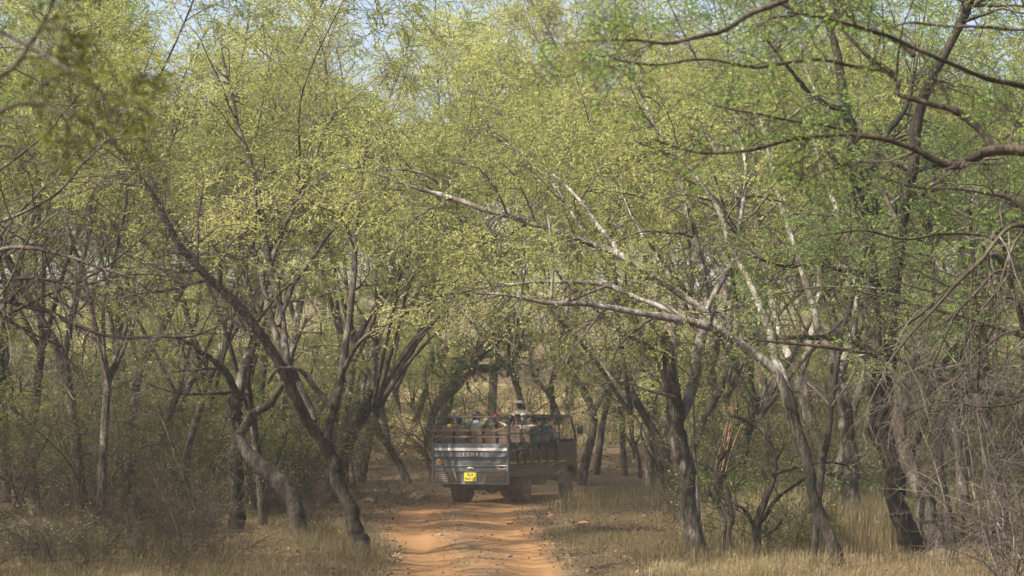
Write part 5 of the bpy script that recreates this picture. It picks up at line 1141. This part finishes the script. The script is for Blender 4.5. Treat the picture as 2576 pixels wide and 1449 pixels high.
    for s in (-1, 1):
        if sit: k_ = Vector((s * .11, .42, hp)); a_ = Vector((s * .11, .44, hp - .39)); Tr += [((s * .09, .02, hp), .098, k_, .072), (k_, .072, a_, .055)]
        else: k_ = Vector((s * .10, .03, hp - .42)); a_ = Vector((s * .11, 0, .10)); Tr += [((s * .09, 0, hp), .10, k_, .073), (k_, .07, a_, .058)]
    remesh_parts('trousers', Tr, trousers, e, 0.022, None, 0.5)
    if collar: remesh_parts('collar', [(nk + Vector((-.03, -.03, -.005)), .062, nk + Vector((.03, -.03, -.005)), .062), (nk + Vector((0, .03, -.01)), .05, nk + Vector((0, .03, 0)), .05)], collar, e, 0.015, None, 0.6)
    if hair: remesh_parts('hair', [(H_((0, -.030, .045)), .098, H_((0, -.002, .062)), .088), (H_((0, -.045, -.01)), .080, H_((0, -.03, .03)), .090)], hair, e, 0.015, None, 0.6)
    if cap:
        remesh_parts('cap', [(H_((0, -.018, .078)), .094, H_((0, .012, .075)), .092), (H_((-.035, .09, .062)), .022, H_((.035, .09, .062)), .022), (H_((-.03, .12, .055)), .016, H_((.03, .12, .055)), .016)], cap, e, 0.013, None, 0.6)
    return e
sh_olive = flat('shirt_olive', (0.085, 0.10, 0.06)); sh_dkgreen = flat('shirt_dark_green', (0.05, 0.085, 0.065)); sh_beige = flat('shirt_beige', (0.56, 0.46, 0.33)); sh_cream = flat('shirt_cream', (0.50, 0.44, 0.36))
sh_lav = flat('shirt_lavender', (0.46, 0.44, 0.58)); sh_blue = flat('shirt_pale_blue', (0.33, 0.42, 0.62)); sh_brown = flat('shirt_brown', (0.12, 0.075, 0.055)); sh_teal = flat('shirt_teal', (0.10, 0.26, 0.21)); sh_yel = flat('cloth_yellow', (0.45, 0.38, 0.03))
cap_w = flat('cap_white', (0.70, 0.69, 0.66)); cap_b = flat('cap_blue', (0.10, 0.13, 0.36)); cap_r = flat('cap_maroon', (0.26, 0.035, 0.045)); cap_p = flat('cap_pink', (0.52, 0.29, 0.27)); cap_k = flat('cap_black', (0.02, 0.02, 0.025))
R90 = math.radians
person('dark-haired passenger with a yellow scarf, leftmost in the truck', -0.92, 0.74, 0, SKIN_D, sh_brown, collar=sh_yel, look=R90(-55), scale=0.97)
person('passenger in a blue cap beside the one with the yellow scarf', -0.98, 1.62, 0, SKIN_D, sh_olive, cap=cap_b, look=R90(10), scale=0.96)
person('black-haired man in a pale blue collar turning his head to the right', -0.08, 0.72, 0, SKIN_D, sh_olive, collar=sh_blue, look=R90(-60), scale=1.12)
person('small passenger in a pink cap, seated low near the middle', -0.12, 1.62, 0, SKIN_L, sh_olive, cap=cap_p, hair=None, scale=0.88)
person('passenger in a maroon cap looking right, near the right rear post', 0.22, 1.62, 0, SKIN_L, sh_dkgreen, cap=cap_r, look=R90(-75), rarm=(0.42, 0.12, 0.86), scale=1.0)
person('standing guide in a beige shirt and white cap, tallest figure on the truck', 0.05, 4.10, 0, SKIN_D, sh_beige, cap=cap_w, hair=HAIR, pose='stand', z=1.33, look=R90(-15), rarm=(0.62, 0.22, 1.28), larm=(-0.28, 0.2, 1.05), trousers=flat('trousers_khaki', (0.30, 0.25, 0.17)), scale=1.0)
person('passenger in a white hat raising a bare arm to the roof edge', 0.72, 2.52, 0, SKIN_L, sh_cream, cap=cap_w, hair=HAIR_G, look=R90(20), rarm=(0.30, 0.2, 0.80), scale=1.04)
person('black-capped passenger half hidden behind the rear corner post', 0.70, 1.62, 0, SKIN_D, sh_brown, cap=cap_k, look=R90(-20), scale=0.98, lean=(-0.05, 0.03))
person('passenger with only a raised bare arm showing beside the right rear post', 0.52, 0.74, 0, SKIN_L, sh_olive, look=R90(0), rarm=(0.14, 0.12, 0.86), scale=0.80, hair=HAIR)
person('passenger in a teal shirt holding the side rail with a raised hand', 0.90, 3.05, 0, SKIN_D, sh_teal, look=R90(-15), rarm=(0.25, 0.22, 0.78), scale=1.02)
person('passenger in brown reaching one arm up between the side posts', 0.86, 3.45, 0, SKIN_L, sh_brown, look=R90(10), rarm=(0.27, 0.30, 0.82), scale=0.98)
person('white-haired passenger in a lavender shirt next to the cab', 0.88, 4.02, 0, SKIN_L, sh_lav, hair=HAIR_G, look=R90(-10), z=1.5, rarm=(0.24, 0.38, 0.50), scale=1.03, trousers=sh_lav)
person('driver in a dark shirt seated in the cab behind the wheel', 0.57, 5.18, 0, SKIN_D, sh_brown, z=1.54, larm=(-0.14, 0.46, 0.34), rarm=(0.16, 0.46, 0.34), scale=0.95)

# ------------------------------------------------------------------ air
def vol(name, me, dens, col, label, aniso=0.2):
    m, nt, b = new_mat(name + '_air'); nt.nodes.remove(b)
    v = N(nt, 'ShaderNodeVolumePrincipled'); v.inputs['Density'].default_value = dens; v.inputs['Color'].default_value = (*col, 1); v.inputs['Anisotropy'].default_value = aniso
    nt.links.new(v.outputs[0], nt.nodes['Material Output'].inputs['Volume'])
    o = link(name, me, m); tag(o, label, name, kind='stuff'); return o
bm = bmesh.new(); bmbox(bm, -800, 800, -60, 1000, -3, 60); me = bpy.data.meshes.new('haze'); bmesh.ops.recalc_face_normals(bm, faces=bm.faces); bm.to_mesh(me); bm.free()
HAZE = vol('haze', me, 0.0006, (0.95, 0.93, 0.88), 'thin dusty haze hanging through the forest')

bm = bmesh.new(); bmesh.ops.create_icosphere(bm, subdivisions=4, radius=1)
for v in bm.verts:
    v.co = Vector((v.co.x * 3.4, v.co.y * 2.6, v.co.z * 0.9)) * (1 + 0.18 * noise.noise(v.co * 1.7)); v.co += Vector((-1.0, 58.3, 0.45))
me = bpy.data.meshes.new('dust'); bm.to_mesh(me); bm.free()
vol('dust', me, 0.035, (0.86, 0.68, 0.48), 'low cloud of fine dust kicked up round the rear wheels')
